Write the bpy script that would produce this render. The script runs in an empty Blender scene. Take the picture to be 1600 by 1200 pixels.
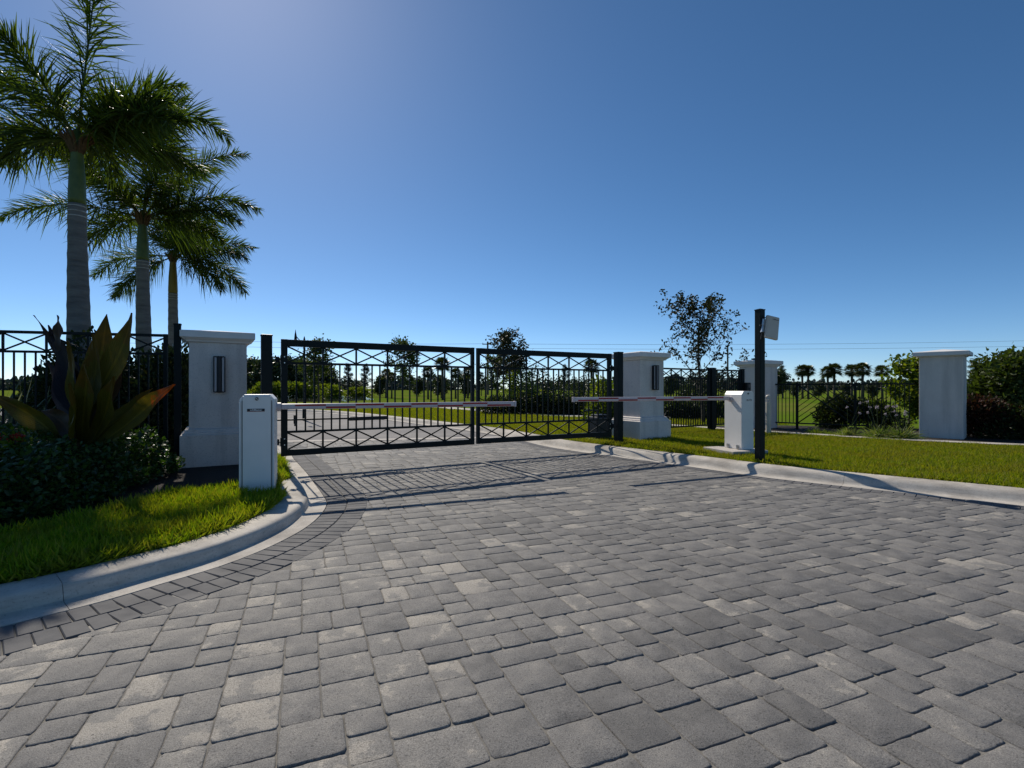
import bpy, bmesh, math
import numpy as np
from mathutils import Vector, Matrix
from mathutils.geometry import tessellate_polygon

# ------------------------------------------------------------------ camera, sky, sun, exposure
SC = bpy.context.scene
COL = SC.collection
F = 800.0                      # focal length in photo pixels (1600 wide)
H = 1.3                        # camera height
cam_d = bpy.data.cameras.new("camera"); cam = bpy.data.objects.new("camera", cam_d); COL.objects.link(cam)
cam_d.sensor_width = 36.0; cam_d.lens = 18.0; cam_d.shift_y = 7.0 / 1600.0
cam_d.clip_start = 0.05; cam_d.clip_end = 6000
cam.location = (0, 0, H); cam.rotation_euler = (math.radians(90), 0, 0)
SC.camera = cam

SUN = Vector((-458, 800, 787)).normalized()
SUN_EL = math.asin(SUN.z); SUN_AZ = math.atan2(SUN.x, SUN.y)
w = bpy.data.worlds.new("World"); SC.world = w; w.use_nodes = True
nt = w.node_tree; nt.nodes.clear()
sky = nt.nodes.new("ShaderNodeTexSky"); sky.sky_type = 'NISHITA'; sky.sun_disc = False
sky.sun_elevation = SUN_EL; sky.sun_rotation = SUN_AZ
sky.altitude = 0; sky.air_density = 0.55; sky.dust_density = 0.15; sky.ozone_density = 3.5
bg = nt.nodes.new("ShaderNodeBackground"); bg.inputs[1].default_value = 0.115
hs = nt.nodes.new("ShaderNodeHueSaturation"); hs.inputs['Saturation'].default_value = 1.15; hs.inputs['Hue'].default_value = .4945
wo = nt.nodes.new("ShaderNodeOutputWorld")
nt.links.new(sky.outputs[0], hs.inputs['Color']); nt.links.new(hs.outputs[0], bg.inputs[0]); nt.links.new(bg.outputs[0], wo.inputs[0])
sun_d = bpy.data.lights.new("sun", 'SUN'); sun_d.energy = 4.6; sun_d.angle = math.radians(0.5); sun_d.color = (1.0, 0.93, 0.82)
sun = bpy.data.objects.new("sun", sun_d); COL.objects.link(sun)
sun.rotation_euler = SUN.to_track_quat('Z', 'Y').to_euler(); sun.location = SUN * 50
SC.view_settings.view_transform = 'Standard'; SC.view_settings.look = 'None'
SC.view_settings.exposure = 0.0; SC.view_settings.gamma = 1.0
SC.cycles.transparent_max_bounces = 8; SC.cycles.max_bounces = 8

def at(px, y):                 # X of a photo column at distance y
    return (px - 800.0) / F * y

# ------------------------------------------------------------------ helpers
def link(o, parent=None):
    COL.objects.link(o)
    if parent is not None: o.parent = parent
    return o
def tag(o, label=None, cat=None, group=None, kind=None):
    if label: o["label"] = label
    if cat: o["category"] = cat
    if group: o["group"] = group
    if kind: o["kind"] = kind
    return o
def thing(name, label, cat, loc=(0, 0, 0), rz=0.0, group=None):
    o = bpy.data.objects.new(name, None); o.empty_display_size = 0.1
    link(o); o.location = loc; o.rotation_euler = (0, 0, rz)
    return tag(o, label, cat, group)
def children(o): return [c for c in bpy.data.objects if c.parent == o]
def copy_tree(o, parent=None):
    c = o.copy(); COL.objects.link(c)
    if parent is not None: c.parent = parent
    for ch in children(o): copy_tree(ch, c)
    return c

class MB:
    """collects shapes for one mesh object"""
    def __init__(s): s.v = []; s.f = []
    def add(s, vs, fs):
        n = len(s.v); s.v += [tuple(v) for v in vs]; s.f += [tuple(i + n for i in f) for f in fs]; return s
    def box(s, c, d, rz=0.0, ry=0.0, rx=0.0):
        M = Matrix.Rotation(rz, 3, 'Z') @ Matrix.Rotation(ry, 3, 'Y') @ Matrix.Rotation(rx, 3, 'X')
        c = Vector(c); vs = []
        for z in (-.5, .5):
            for x, y in ((-.5, -.5), (.5, -.5), (.5, .5), (-.5, .5)):
                vs.append(c + M @ Vector((x * d[0], y * d[1], z * d[2])))
        return s.add(vs, [(3, 2, 1, 0), (4, 5, 6, 7), (0, 1, 5, 4), (1, 2, 6, 5), (2, 3, 7, 6), (3, 0, 4, 7)])
    def bar(s, p, q, wx, wy):   # square bar from p to q, wy along local depth
        p = Vector(p); q = Vector(q); d = q - p; L = d.length; d.normalize()
        side = Vector((0, 1, 0)) if abs(d.y) < .9 else Vector((1, 0, 0))
        u = d.cross(side).normalized(); vv = u.cross(d).normalized(); vs = []
        for a in (p, q):
            for x, y in ((-.5, -.5), (.5, -.5), (.5, .5), (-.5, .5)): vs.append(a + u * x * wx + vv * y * wy)
        return s.add(vs, [(3, 2, 1, 0), (4, 5, 6, 7), (0, 1, 5, 4), (1, 2, 6, 5), (2, 3, 7, 6), (3, 0, 4, 7)])
    def tube(s, pts, rad, n=8, cap=True):
        pts = [Vector(p) for p in pts]
        if not hasattr(rad, '__len__'): rad = [rad] * len(pts)
        vs = []; fs = []
        prev = None
        for i, p in enumerate(pts):
            d = (pts[min(i + 1, len(pts) - 1)] - pts[max(i - 1, 0)]).normalized()
            if prev is None:
                ref = Vector((1, 0, 0)) if abs(d.x) < .8 else Vector((0, 1, 0))
                u = d.cross(ref).normalized()
            else: u = (prev - d * prev.dot(d)).normalized()
            prev = u; vv = d.cross(u)
            for k in range(n):
                a = 2 * math.pi * k / n
                vs.append(p + (u * math.cos(a) + vv * math.sin(a)) * rad[i])
        for i in range(len(pts) - 1):
            for k in range(n):
                fs.append((i * n + k, i * n + (k + 1) % n, (i + 1) * n + (k + 1) % n, (i + 1) * n + k))
        if cap: fs.append(tuple(range(n))[::-1]); fs.append(tuple((len(pts) - 1) * n + k for k in range(n)))
        return s.add(vs, fs)
    def prism(s, poly, y0, y1):  # xz polygon (counter-clockwise seen from -y) extruded in y
        n = len(poly); vs = [(x, y0, z) for x, z in poly] + [(x, y1, z) for x, z in poly]
        fs = [tuple(range(n)), tuple(range(2 * n - 1, n - 1, -1))]
        for i in range(n): j = (i + 1) % n; fs.append((j, i, n + i, n + j))
        return s.add(vs, fs)
    def loft_sq(s, rows):        # rows of (half_x, half_y, z), square rings from bottom to top, capped
        vs = []; fs = []
        for hx, hy, z in rows: vs += [(-hx, -hy, z), (hx, -hy, z), (hx, hy, z), (-hx, hy, z)]
        for i in range(len(rows) - 1):
            for k in range(4): fs.append((i * 4 + k, i * 4 + (k + 1) % 4, i * 4 + 4 + (k + 1) % 4, i * 4 + 4 + k))
        fs.append((3, 2, 1, 0)); m = (len(rows) - 1) * 4; fs.append((m, m + 1, m + 2, m + 3))
        return s.add(vs, fs)
    def build(s, name, mat, parent=None, bevel=0.0, smooth=False, loc=None):
        me = bpy.data.meshes.new(name); me.from_pydata(s.v, [], s.f); me.update()
        if smooth: me.polygons.foreach_set('use_smooth', [True] * len(me.polygons))
        me.materials.append(mat); o = link(bpy.data.objects.new(name, me), parent)
        if loc: o.location = loc
        if bevel:
            b = o.modifiers.new("bevel", 'BEVEL'); b.width = bevel; b.segments = 2; b.limit_method = 'ANGLE'; b.angle_limit = math.radians(35)
        return o

def np_mesh(name, v, quads, mat, parent=None, smooth=False, attr=None, attr2=None):
    v = np.asarray(v, np.float32).reshape(-1, 3); q = np.asarray(quads, np.int32)
    me = bpy.data.meshes.new(name); k = q.shape[1]
    me.vertices.add(len(v)); me.vertices.foreach_set('co', v.ravel())
    me.loops.add(q.size); me.loops.foreach_set('vertex_index', q.ravel())
    me.polygons.add(len(q)); me.polygons.foreach_set('loop_start', np.arange(0, q.size, k, dtype=np.int32))
    me.polygons.foreach_set('loop_total', np.full(len(q), k, np.int32))
    if smooth: me.polygons.foreach_set('use_smooth', np.ones(len(q), bool))
    if attr is not None:
        a = me.attributes.new('tone', 'FLOAT', 'POINT'); a.data.foreach_set('value', np.asarray(attr, np.float32))
    if attr2 is not None:
        a = me.attributes.new('across', 'FLOAT', 'POINT'); a.data.foreach_set('value', np.asarray(attr2, np.float32))
    me.update(calc_edges=True)
    me.materials.append(mat); return link(bpy.data.objects.new(name, me), parent)

def unit(a): return a / np.maximum(np.linalg.norm(a, axis=-1, keepdims=True), 1e-9)
def blades(base, d, nrm, length, width, bend, prof, droop=0.0):
    """leaf strips: base (n,3), direction d, flat normal nrm, profile of half widths; returns verts, quads"""
    n = len(base); S = len(prof); d = unit(d); side = unit(np.cross(d, nrm)); up = np.cross(side, d)
    length = np.broadcast_to(np.asarray(length, float), (n,)); width = np.broadcast_to(np.asarray(width, float), (n,))
    bend = np.broadcast_to(np.asarray(bend, float), (n,)); droop = np.broadcast_to(np.asarray(droop, float), (n,))
    vs = np.zeros((n, S, 2, 3))
    for i, pw in enumerate(prof):
        t = i / (S - 1)
        c = base + d * (length * t)[:, None] + up * (bend * length * t * t)[:, None]
        c[:, 2] -= droop * length * t * t
        o = side * (width * pw * .5)[:, None]
        vs[:, i, 0] = c - o; vs[:, i, 1] = c + o
    idx = np.arange(n)[:, None] * (S * 2); q = []
    for i in range(S - 1): q.append(idx + np.array([[i * 2, i * 2 + 1, i * 2 + 3, i * 2 + 2]]))
    return vs.reshape(-1, 3), np.concatenate(q)
def join(parts):
    V = []; Q = []; n = 0
    for v, q in parts: V.append(v); Q.append(q + n); n += len(v)
    return np.concatenate(V), np.concatenate(Q)
LEAF = [.15, .9, 1.0, .05]; NEEDLE = [1, .8, .1]; GRASS = [1, .85, .08]
def rand_dirs(rng, n, zmin=-1, zmax=1):
    z = rng.uniform(zmin, zmax, n); a = rng.uniform(0, 2 * np.pi, n); r = np.sqrt(np.maximum(0, 1 - z * z))
    return np.stack([r * np.cos(a), r * np.sin(a), z], 1)
def inside(P, poly):
    x, y = P[:, 0], P[:, 1]; poly = np.asarray(poly); r = np.zeros(len(P), bool); j = len(poly) - 1
    for i in range(len(poly)):
        xi, yi = poly[i]; xj, yj = poly[j]
        c = ((yi > y) != (yj > y)) & (x < (xj - xi) * (y - yi) / (yj - yi + 1e-12) + xi); r ^= c; j = i
    return r
def smooth_line(pts, step=0.12):
    P = [Vector((p[0], p[1])) for p in pts]; out = []
    for i in range(len(P) - 1):
        a = P[max(i - 1, 0)]; b = P[i]; c = P[i + 1]; d = P[min(i + 2, len(P) - 1)]
        L = (c - b).length; n = max(2, int(L / step)) if L < 6 else 6
        m1 = (c - a) * .5; m2 = (d - b) * .5
        if (b - a).length > 1e-6: m1 = (c - a).normalized() * L
        if (d - c).length > 1e-6: m2 = (d - b).normalized() * L
        for k in range(n):
            t = k / n; t2 = t * t; t3 = t2 * t
            out.append(b * (2 * t3 - 3 * t2 + 1) + m1 * (t3 - 2 * t2 + t) + c * (-2 * t3 + 3 * t2) + m2 * (t3 - t2))
    out.append(P[-1]); return np.array([(p.x, p.y) for p in out])
def offset(line, d):
    t = np.gradient(line, axis=0); t /= np.linalg.norm(t, axis=1, keepdims=True)
    return line + np.stack([-t[:, 1], t[:, 0]], 1) * d     # + is to the left of travel

# ------------------------------------------------------------------ materials
def new_mat(name):
    m = bpy.data.materials.new(name); m.use_nodes = True; t = m.node_tree
    return m, t, t.nodes["Principled BSDF"], t.nodes["Material Output"]
def N(t, kind, **kw):
    n = t.nodes.new(kind)
    for k, v in kw.items():
        if k in n.inputs.keys(): n.inputs[k].default_value = v
        else: setattr(n, k, v)
    return n
def noise(t, scale, detail=4, rough=.55, coord='Object', vec=None):
    n = N(t, "ShaderNodeTexNoise", Scale=scale, Detail=detail, Roughness=rough)
    if vec is None:
        tc = N(t, "ShaderNodeTexCoord"); vec = tc.outputs[coord]
    t.links.new(vec, n.inputs['Vector']); return n.outputs[0]
def ramp(t, fac, stops):
    r = N(t, "ShaderNodeValToRGB"); e = r.color_ramp.elements
    while len(e) < len(stops): e.new(.5)
    for i, (p, c) in enumerate(stops): e[i].position = p; e[i].color = (*c, 1)
    t.links.new(fac, r.inputs[0]); return r.outputs[0]
def mixc(t, fac, a, b, mode='MIX'):
    m = N(t, "ShaderNodeMix", data_type='RGBA', blend_type=mode)
    for k, x in ((0, fac), (6, a), (7, b)):
        if hasattr(x, 'is_linked'): t.links.new(x, m.inputs[k])
        else: m.inputs[k].default_value = x if k == 0 else (*x, 1)
    return m.outputs[2]
def bump(t, b, h, strength=.3, dist=.01):
    n = N(t, "ShaderNodeBump", Strength=strength, Distance=dist); t.links.new(h, n.inputs['Height']); t.links.new(n.outputs[0], b.inputs['Normal'])
def surf(name, c0, c1, scale=8, rough=.8, bscale=60, bstr=.2, bdist=.004, metal=0, spec=.4, big=None):
    m, t, b, o = new_mat(name); f = noise(t, scale, 6, .6)
    col = ramp(t, f, [(.3, c0), (.7, c1)])
    if big:
        col = mixc(t, ramp(t, noise(t, big[0], 3), [(.4, (0, 0, 0)), (.62, (1, 1, 1))]), col, big[1])
    t.links.new(col, b.inputs['Base Color']); b.inputs['Roughness'].default_value = rough
    b.inputs['Metallic'].default_value = metal; b.inputs['Specular IOR Level'].default_value = spec
    if bstr: bump(t, b, noise(t, bscale, 5, .6), bstr, bdist)
    return m
def leaf_mat(name, cols, trans=.35, rough=.45, tint=(1.25, 1.35, .5), spec=.4, patch=None):
    """leaves: colour varies leaf by leaf; part of the light goes through"""
    m, t, b, o = new_mat(name); g = N(t, "ShaderNodeNewGeometry")
    col = ramp(t, g.outputs['Random Per Island'], [(i / max(1, len(cols) - 1), c) for i, c in enumerate(cols)])
    if patch: col = mixc(t, ramp(t, noise(t, patch[0], 4, .6), [(.46, (0, 0, 0)), (.68, (.75, .75, .75))]), col, patch[1])
    t.links.new(col, b.inputs['Base Color']); b.inputs['Roughness'].default_value = rough; b.inputs['Specular IOR Level'].default_value = spec
    tr = N(t, "ShaderNodeBsdfTranslucent"); c2 = mixc(t, 1.0, col, tint, 'MULTIPLY'); t.links.new(c2, tr.inputs[0])
    mx = N(t, "ShaderNodeMixShader"); mx.inputs[0].default_value = trans
    t.links.new(b.outputs[0], mx.inputs[1]); t.links.new(tr.outputs[0], mx.inputs[2]); t.links.new(mx.outputs[0], o.inputs[0])
    return m
M = {}
M['stucco'] = surf('stucco', (.60, .575, .565), (.66, .635, .62), 3, .9, 90, .35, .006, big=(1.3, (.55, .53, .52)))
M['cap'] = surf('cap_stucco', (.66, .64, .62), (.72, .70, .68), 5, .85, 80, .15, .003)
M['black'] = surf('dark_green_metal', (.005, .009, .010), (.008, .013, .014), 14, .45, 220, .06, .001, spec=.13)
M['bronze'] = surf('dark_bronze', (.014, .013, .016), (.022, .02, .024), 20, .5, 200, .05, .001)
M['lens'] = surf('frosted_lens', (.34, .33, .36), (.40, .39, .42), 10, .3, 200, .0)
M['whitepaint'] = surf('white_enamel', (.76, .735, .70), (.82, .79, .75), 2.5, .4, 120, .04, .001, spec=.4, big=(1.1, (.70, .675, .645)))
M['armwhite'] = surf('arm_white', (.50, .42, .42), (.58, .52, .52), 6, .35, 100, 0)
M['red'] = surf('reflective_red', (.26, .008, .012), (.36, .012, .017), 6, .4, 100, 0)
M['steel'] = surf('steel', (.5, .5, .5), (.6, .6, .6), 30, .35, 100, .05, .001, metal=.9)
M['concrete'] = surf('concrete', (.45, .41, .355), (.58, .53, .465), 7, .9, 140, .35, .004, big=(1.7, (.40, .365, .32)))
def stained(name, c0, c1, dirt, scale, streak, bstr=.35):
    m, t, b, o = new_mat(name); col = ramp(t, noise(t, scale, 7, .65), [(.28, c0), (.72, c1)])
    tc = N(t, "ShaderNodeTexCoord"); mp = N(t, "ShaderNodeMapping"); mp.inputs['Scale'].default_value = streak; t.links.new(tc.outputs['Object'], mp.inputs[0])
    st = ramp(t, noise(t, 1.0, 5, .6, vec=mp.outputs[0]), [(.46, (0, 0, 0)), (.70, (1, 1, 1))])
    col = mixc(t, st, col, dirt); sp = ramp(t, noise(t, 60, 3, .6), [(.30, (.6, .6, .6)), (.45, (1, 1, 1))]); col = mixc(t, .7, col, sp, 'MULTIPLY')
    t.links.new(col, b.inputs['Base Color']); b.inputs['Roughness'].default_value = .9; b.inputs['Specular IOR Level'].default_value = .3
    bump(t, b, noise(t, 140, 5, .6), bstr, .004); return m
M['concrete'] = stained('concrete', (.44, .40, .345), (.60, .55, .48), (.30, .27, .235), 6, (1.6, 1.6, 9))
M['stucco'] = stained('stucco', (.63, .575, .535), (.72, .66, .61), (.52, .475, .44), 3, (3.5, 3.5, .35), .45)
M['pad'] = surf('pad_concrete', (.40, .36, .32), (.50, .46, .41), 9, .9, 120, .3, .004)
M['cream'] = surf('reader_plastic', (.46, .42, .35), (.52, .48, .41), 4, .45, 100, .03, .001)
M['bollard'] = surf('bollard_paint', (.50, .44, .36), (.58, .52, .43), 6, .5, 100, .05, .001)
M['darkbox'] = surf('black_plastic', (.012, .012, .013), (.02, .02, .021), 10, .45, 100, .05, .001)
M['label_dark'] = surf('label_dark', (.012, .01, .012), (.02, .016, .018), 10, .4, 100, 0)
M['label_grey'] = surf('label_grey', (.10, .09, .085), (.13, .12, .11), 10, .5, 100, 0)
M['text_white'] = surf('text_white', (.75, .74, .72), (.8, .79, .77), 10, .5, 100, 0)
M['mulch'] = surf('mulch', (.010, .007, .005), (.035, .024, .016), 30, .95, 50, .9, .05)
M['ground'] = surf('ground_grass', (.075, .135, .012), (.11, .17, .016), .6, 1.0, 9, .6, .08, spec=0.0, big=(.08, (.14, .155, .03)))
M['lawn'] = surf('lawn_soil', (.03, .042, .006), (.06, .075, .010), 3, 1.0, 40, .7, .03, spec=0.0, big=(.5, (.05, .055, .012)))
M['asphalt'] = surf('asphalt', (.19, .175, .165), (.24, .225, .21), 2.5, .9, 160, .5, .004, big=(.5, (.16, .15, .145)))
M['sand'] = surf('joint_sand', (.14, .13, .115), (.21, .195, .17), 40, .95, 120, .4, .004)
M['soldier'] = surf('charcoal_paver', (.065, .064, .068), (.10, .098, .10), 11, .85, 150, .5, .003, big=(3.1, (.125, .12, .118)))
M['trunk_grey'] = surf('palm_trunk_bark', (.13, .115, .10), (.20, .18, .16), 5, .9, 25, .6, .02)
M['scar'] = surf('leaf_scar', (.22, .21, .19), (.5, .48, .45), 6, .9, 60, .3, .01)
M['shaft'] = surf('crownshaft', (.045, .075, .018), (.10, .13, .03), 4, .5, 40, .1, .004)
M['shaft_old'] = surf('crownshaft_yellow', (.16, .12, .02), (.22, .17, .03), 2.5, .5, 40, .1, .004)
M['fibre'] = surf('frond_base', (.05, .03, .014), (.12, .07, .03), 18, .9, 60, .5, .01)
M['rachis'] = surf('rachis', (.05, .06, .015), (.09, .09, .02), 8, .5, 60, .1, .002)
M['bark'] = surf('bark', (.05, .04, .03), (.10, .085, .07), 12, .95, 40, .8, .02)
M['frond'] = leaf_mat('frond', [(.030, .050, .011), (.050, .078, .014), (.095, .115, .02)], .46, .48, (1.3, 1.5, .4), .35)
M['grass'] = leaf_mat('grass_blades', [(.10, .19, .010), (.16, .26, .013), (.22, .30, .016), (.32, .29, .06)], .52, .55, (1.35, 1.3, .2), .22, (2.2, (.20, .21, .03)))
M['grass_right'] = leaf_mat('grass_blades_right', [(.12, .17, .008), (.155, .215, .010), (.20, .24, .014), (.30, .26, .08)], .48, .65, (1.35, 1.3, .2), .12, (1.1, (.22, .20, .04)))
M['cover'] = leaf_mat('cover_leaf', [(.020, .048, .012), (.035, .075, .016), (.065, .11, .024)], .35, .38, (1.25, 1.4, .4), .4)
M['hedge'] = leaf_mat('hedge_leaf', [(.014, .026, .010), (.028, .045, .013), (.05, .05, .016)], .28, .55, (1.25, 1.35, .5), .18)
M['shrub'] = leaf_mat('shrub_leaf', [(.06, .10, .012), (.10, .15, .018), (.17, .20, .03)], .52, .4, (1.4, 1.35, .3))
M['oak'] = leaf_mat('oak_leaf', [(.016, .020, .010), (.028, .032, .014), (.045, .045, .022)], .22, .55, (1.25, 1.35, .5), .2)
M['oak_green'] = leaf_mat('green_leaf', [(.03, .05, .012), (.05, .075, .016), (.085, .11, .028)], .36, .55, (1.3, 1.35, .4), .18)
M['pine'] = leaf_mat('pine_needle', [(.020, .030, .014), (.035, .048, .018)], .2, .5)
M['sabal'] = leaf_mat('fan_leaf', [(.030, .040, .016), (.05, .062, .022), (.08, .085, .03)], .3, .35)
M['dark_tree'] = leaf_mat('dark_leaf', [(.022, .034, .014), (.036, .052, .018), (.055, .072, .024)], .25, .45)
M['far'] = leaf_mat('hazed_far_leaf', [(.035, .048, .050), (.045, .06, .062)], .15, .9)  # bluish haze of distance is put into the leaf colour
M['ti_green'] = None
M['flower'] = leaf_mat('red_petal', [(.25, .015, .012), (.4, .04, .02)], .3, .5, (1.2, .9, .7))
M['lilac'] = leaf_mat('lilac_petal', [(.40, .33, .38), (.50, .44, .48)], .35, .5, (1, 1, 1))
M['stalk'] = leaf_mat('flower_stalk', [(.09, .12, .04), (.12, .13, .05)], .3, .5)
M['garlic'] = leaf_mat('garlic_blade', [(.10, .17, .03), (.17, .22, .05), (.26, .23, .10)], .45, .5)
M['wire'] = surf('wire', (.05, .05, .055), (.07, .07, .075), 5, .6, 10, 0)
M['wood'] = surf('pole_wood', (.08, .065, .05), (.12, .10, .08), 6, .9, 40, .4, .01)

def ti_mat(name, base, mid, tip, edge):
    """big leaf: veins along the blade, colour changes towards the tip (uv-like 'tone' attribute)"""
    m, t, b, o = new_mat(name); a = N(t, "ShaderNodeAttribute", attribute_name='tone')
    ve = noise(t, 9, 5); sh = N(t, "ShaderNodeMath", operation='MULTIPLY_ADD'); sh.inputs[1].default_value = .5
    t.links.new(ve, sh.inputs[0]); t.links.new(a.outputs['Fac'], sh.inputs[2])
    col = ramp(t, sh.outputs[0], [(.25, base), (.7, mid), (.95, mid), (1.35, tip)])
    ac = N(t, "ShaderNodeAttribute", attribute_name='across'); ab = N(t, "ShaderNodeMath", operation='ABSOLUTE'); t.links.new(ac.outputs['Fac'], ab.inputs[0])
    rib = ramp(t, ab.outputs[0], [(.0, (1.5, 1.4, 1.3)), (.07, (1.45, 1.35, 1.3)), (.12, (.85, .85, .85)), (.9, (1, 1, 1)), (1.0, (1.25, .8, .7))]); col = mixc(t, .8, col, rib, 'MULTIPLY')
    vn = N(t, "ShaderNodeMath", operation='MULTIPLY_ADD'); vn.inputs[1].default_value = 26.0; t.links.new(a.outputs['Fac'], vn.inputs[0])
    vm = N(t, "ShaderNodeMath", operation='MULTIPLY'); vm.inputs[1].default_value = -14.0; t.links.new(ab.outputs[0], vm.inputs[0]); t.links.new(vm.outputs[0], vn.inputs[2])
    sn = N(t, "ShaderNodeMath", operation='SINE'); vx = N(t, "ShaderNodeMath", operation='MULTIPLY'); vx.inputs[1].default_value = 3.0; t.links.new(vn.outputs[0], vx.inputs[0]); t.links.new(vx.outputs[0], sn.inputs[0])
    col = mixc(t, .35, col, ramp(t, sn.outputs[0], [(.0, (1, 1, 1)), (1.0, (.6, .62, .6))]), 'MULTIPLY'); bump(t, b, sn.outputs[0], .25, .004)
    t.links.new(col, b.inputs['Base Color']); b.inputs['Roughness'].default_value = .45; b.inputs['Specular IOR Level'].default_value = .25
    tr = N(t, "ShaderNodeBsdfTranslucent"); c2 = mixc(t, 1.0, col, (1.3, 1.1, .35), 'MULTIPLY'); t.links.new(c2, tr.inputs[0])
    mx = N(t, "ShaderNodeMixShader"); mx.inputs[0].default_value = .28
    t.links.new(b.outputs[0], mx.inputs[1]); t.links.new(tr.outputs[0], mx.inputs[2]); t.links.new(mx.outputs[0], o.inputs[0])
    return m
M['ti_green'] = ti_mat('ti_leaf_green', (.05, .05, .010), (.105, .092, .014), (.12, .075, .016), 0)
M['ti_orange'] = ti_mat('ti_leaf_orange', (.055, .06, .012), (.115, .10, .018), (.34, .075, .014), 0)
M['ti_dark'] = ti_mat('ti_leaf_dark', (.014, .010, .012), (.022, .016, .018), (.03, .02, .022), 0)
M['ti_red'] = ti_mat('ti_leaf_red', (.05, .03, .012), (.09, .048, .018), (.11, .05, .025), 0)

def paver_material():
    m, t, b, o = new_mat('field_paver')
    a = N(t, "ShaderNodeAttribute", attribute_name='tone'); g = N(t, "ShaderNodeNewGeometry")
    tc = N(t, "ShaderNodeTexCoord")
    off = N(t, "ShaderNodeCombineXYZ"); mul = N(t, "ShaderNodeMath", operation='MULTIPLY'); mul.inputs[1].default_value = 37.0
    t.links.new(g.outputs['Random Per Island'], mul.inputs[0])
    for k in range(3): t.links.new(mul.outputs[0], off.inputs[k])
    ad = N(t, "ShaderNodeVectorMath", operation='ADD'); t.links.new(tc.outputs['Object'], ad.inputs[0]); t.links.new(off.outputs[0], ad.inputs[1])
    blotch = noise(t, 6.5, 6, .62, vec=ad.outputs[0])
    s1 = N(t, "ShaderNodeMath", operation='MULTIPLY_ADD'); s1.inputs[1].default_value = 1.25
    t.links.new(blotch, s1.inputs[0]); t.links.new(a.outputs['Fac'], s1.inputs[2])
    c = ramp(t, s1.outputs[0], [(.42, (.128, .122, .115)), (.72, (.185, .175, .163)), (.96, (.235, .220, .198)), (1.28, (.33, .30, .258))])
    grain = noise(t, 230, 3, .7)
    c = mixc(t, .8, c, ramp(t, grain, [(.34, (.42, .42, .42)), (.66, (1.5, 1.5, 1.5))]), 'MULTIPLY')
    vo = N(t, "ShaderNodeTexVoronoi", Scale=75.0); t.links.new(tc.outputs['Object'], vo.inputs['Vector'])
    sp = ramp(t, vo.outputs['Distance'], [(.06, (1, 1, 1)), (.11, (0, 0, 0))])
    gate = ramp(t, noise(t, 22, 2), [(.58, (0, 0, 0)), (.64, (1, 1, 1))])
    msk = mixc(t, 1.0, sp, gate, 'MULTIPLY')
    c = mixc(t, msk, c, (.5, .48, .44))
    pit = ramp(t, noise(t, 95, 2, .5), [(.30, (.35, .35, .35)), (.40, (1, 1, 1))])
    c = mixc(t, .8, c, pit, 'MULTIPLY')
    t.links.new(c, b.inputs['Base Color']); b.inputs['Roughness'].default_value = .78; b.inputs['Specular IOR Level'].default_value = .35
    h = N(t, "ShaderNodeMath", operation='MULTIPLY_ADD'); h.inputs[1].default_value = 1.0
    t.links.new(grain, h.inputs[0]); t.links.new(noise(t, 75, 4, .65), h.inputs[2])
    bump(t, b, h.outputs[0], .6, .0045)
    return m
M['paver'] = paver_material()
def bark_rings(name, c0, c1, ring):
    m, t, b, o = new_mat(name); tc = N(t, "ShaderNodeTexCoord")
    mp = N(t, "ShaderNodeMapping"); mp.inputs['Scale'].default_value = (1.2, 1.2, 7); t.links.new(tc.outputs['Object'], mp.inputs[0])
    f = noise(t, 1.6, 6, .65, vec=mp.outputs[0]); col = ramp(t, f, [(.3, c0), (.7, c1)])
    t.links.new(col, b.inputs['Base Color']); b.inputs['Roughness'].default_value = .9
    bump(t, b, f, .9, .03); return m
M['palm_trunk'] = bark_rings('ringed_trunk', (.10, .09, .085), (.19, .175, .16), 7)
def water_mat():
    m, t, b, o = new_mat('pond_water'); b.inputs['Base Color'].default_value = (.012, .018, .008, 1); b.inputs['Roughness'].default_value = .08
    bump(t, b, noise(t, 3, 3), .06, .05); return m
M['water'] = water_mat()

# ------------------------------------------------------------------ the setting: ground, kerbs, driveway
def sheet(name, poly, z, mat, kind='structure', thick=0.0):
    vs = [Vector((p[0], p[1], z)) for p in poly]
    tris = tessellate_polygon([vs])
    me = bpy.data.meshes.new(name)
    fs = []
    for a, b_, c in tris:
        n = (vs[b_] - vs[a]).cross(vs[c] - vs[a])
        fs.append((a, b_, c) if n.z > 0 else (a, c, b_))
    me.from_pydata(vs, [], fs); me.update(); me.materials.append(mat)
    o = link(bpy.data.objects.new(name, me)); o["kind"] = kind; return o
R_pts = [(-60, 29.5), (-30, 29.2), (-15, 29), (-11.6, 28.1), (-8.6, 25.5), (-5.7, 21.8), (-2.4, 17.2), (-1.2, 15.5), (-.3, 13.9), (.25, 12.7), (.85, 11.3), (1.956, 9.72),
         (2.94, 8.5), (3.70, 7.46), (4.474, 6.72), (5.238, 6.03), (6.2, 5.15), (8, 3.6), (11, 1.0), (16, -4), (22, -12)]
L_pts = [(-60, 19), (-30, 18.5), (-16, 17.6), (-9.5, 15.3), (-6.6, 13), (-5.0, 11.2), (-3.95, 9.3), (-3.2, 7.94), (-2.6, 6.8), (-2.265, 6.15), (-2.07, 5.71), (-1.95, 5.12), (-1.93, 4.64),
         (-2.0, 4.14), (-2.13, 3.74), (-2.33, 3.40), (-2.50, 3.12), (-2.80, 2.78), (-3.4, 2.2), (-5, .7), (-9, -3.2), (-16, -10)]
RL = smooth_line(R_pts); LL = smooth_line(L_pts)          # both travel towards the camera
Rb = offset(RL, .47); Lb = offset(LL, -.46)
sheet('ground', [(-3000, -300), (3000, -300), (3000, 5000), (-3000, 5000)], -.10, M['ground'])
sheet('ground', [tuple(p) for p in Rb] + [(260, -12), (260, 420), (-300, 420), (-300, 30)], .125, M['ground'])
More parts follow.
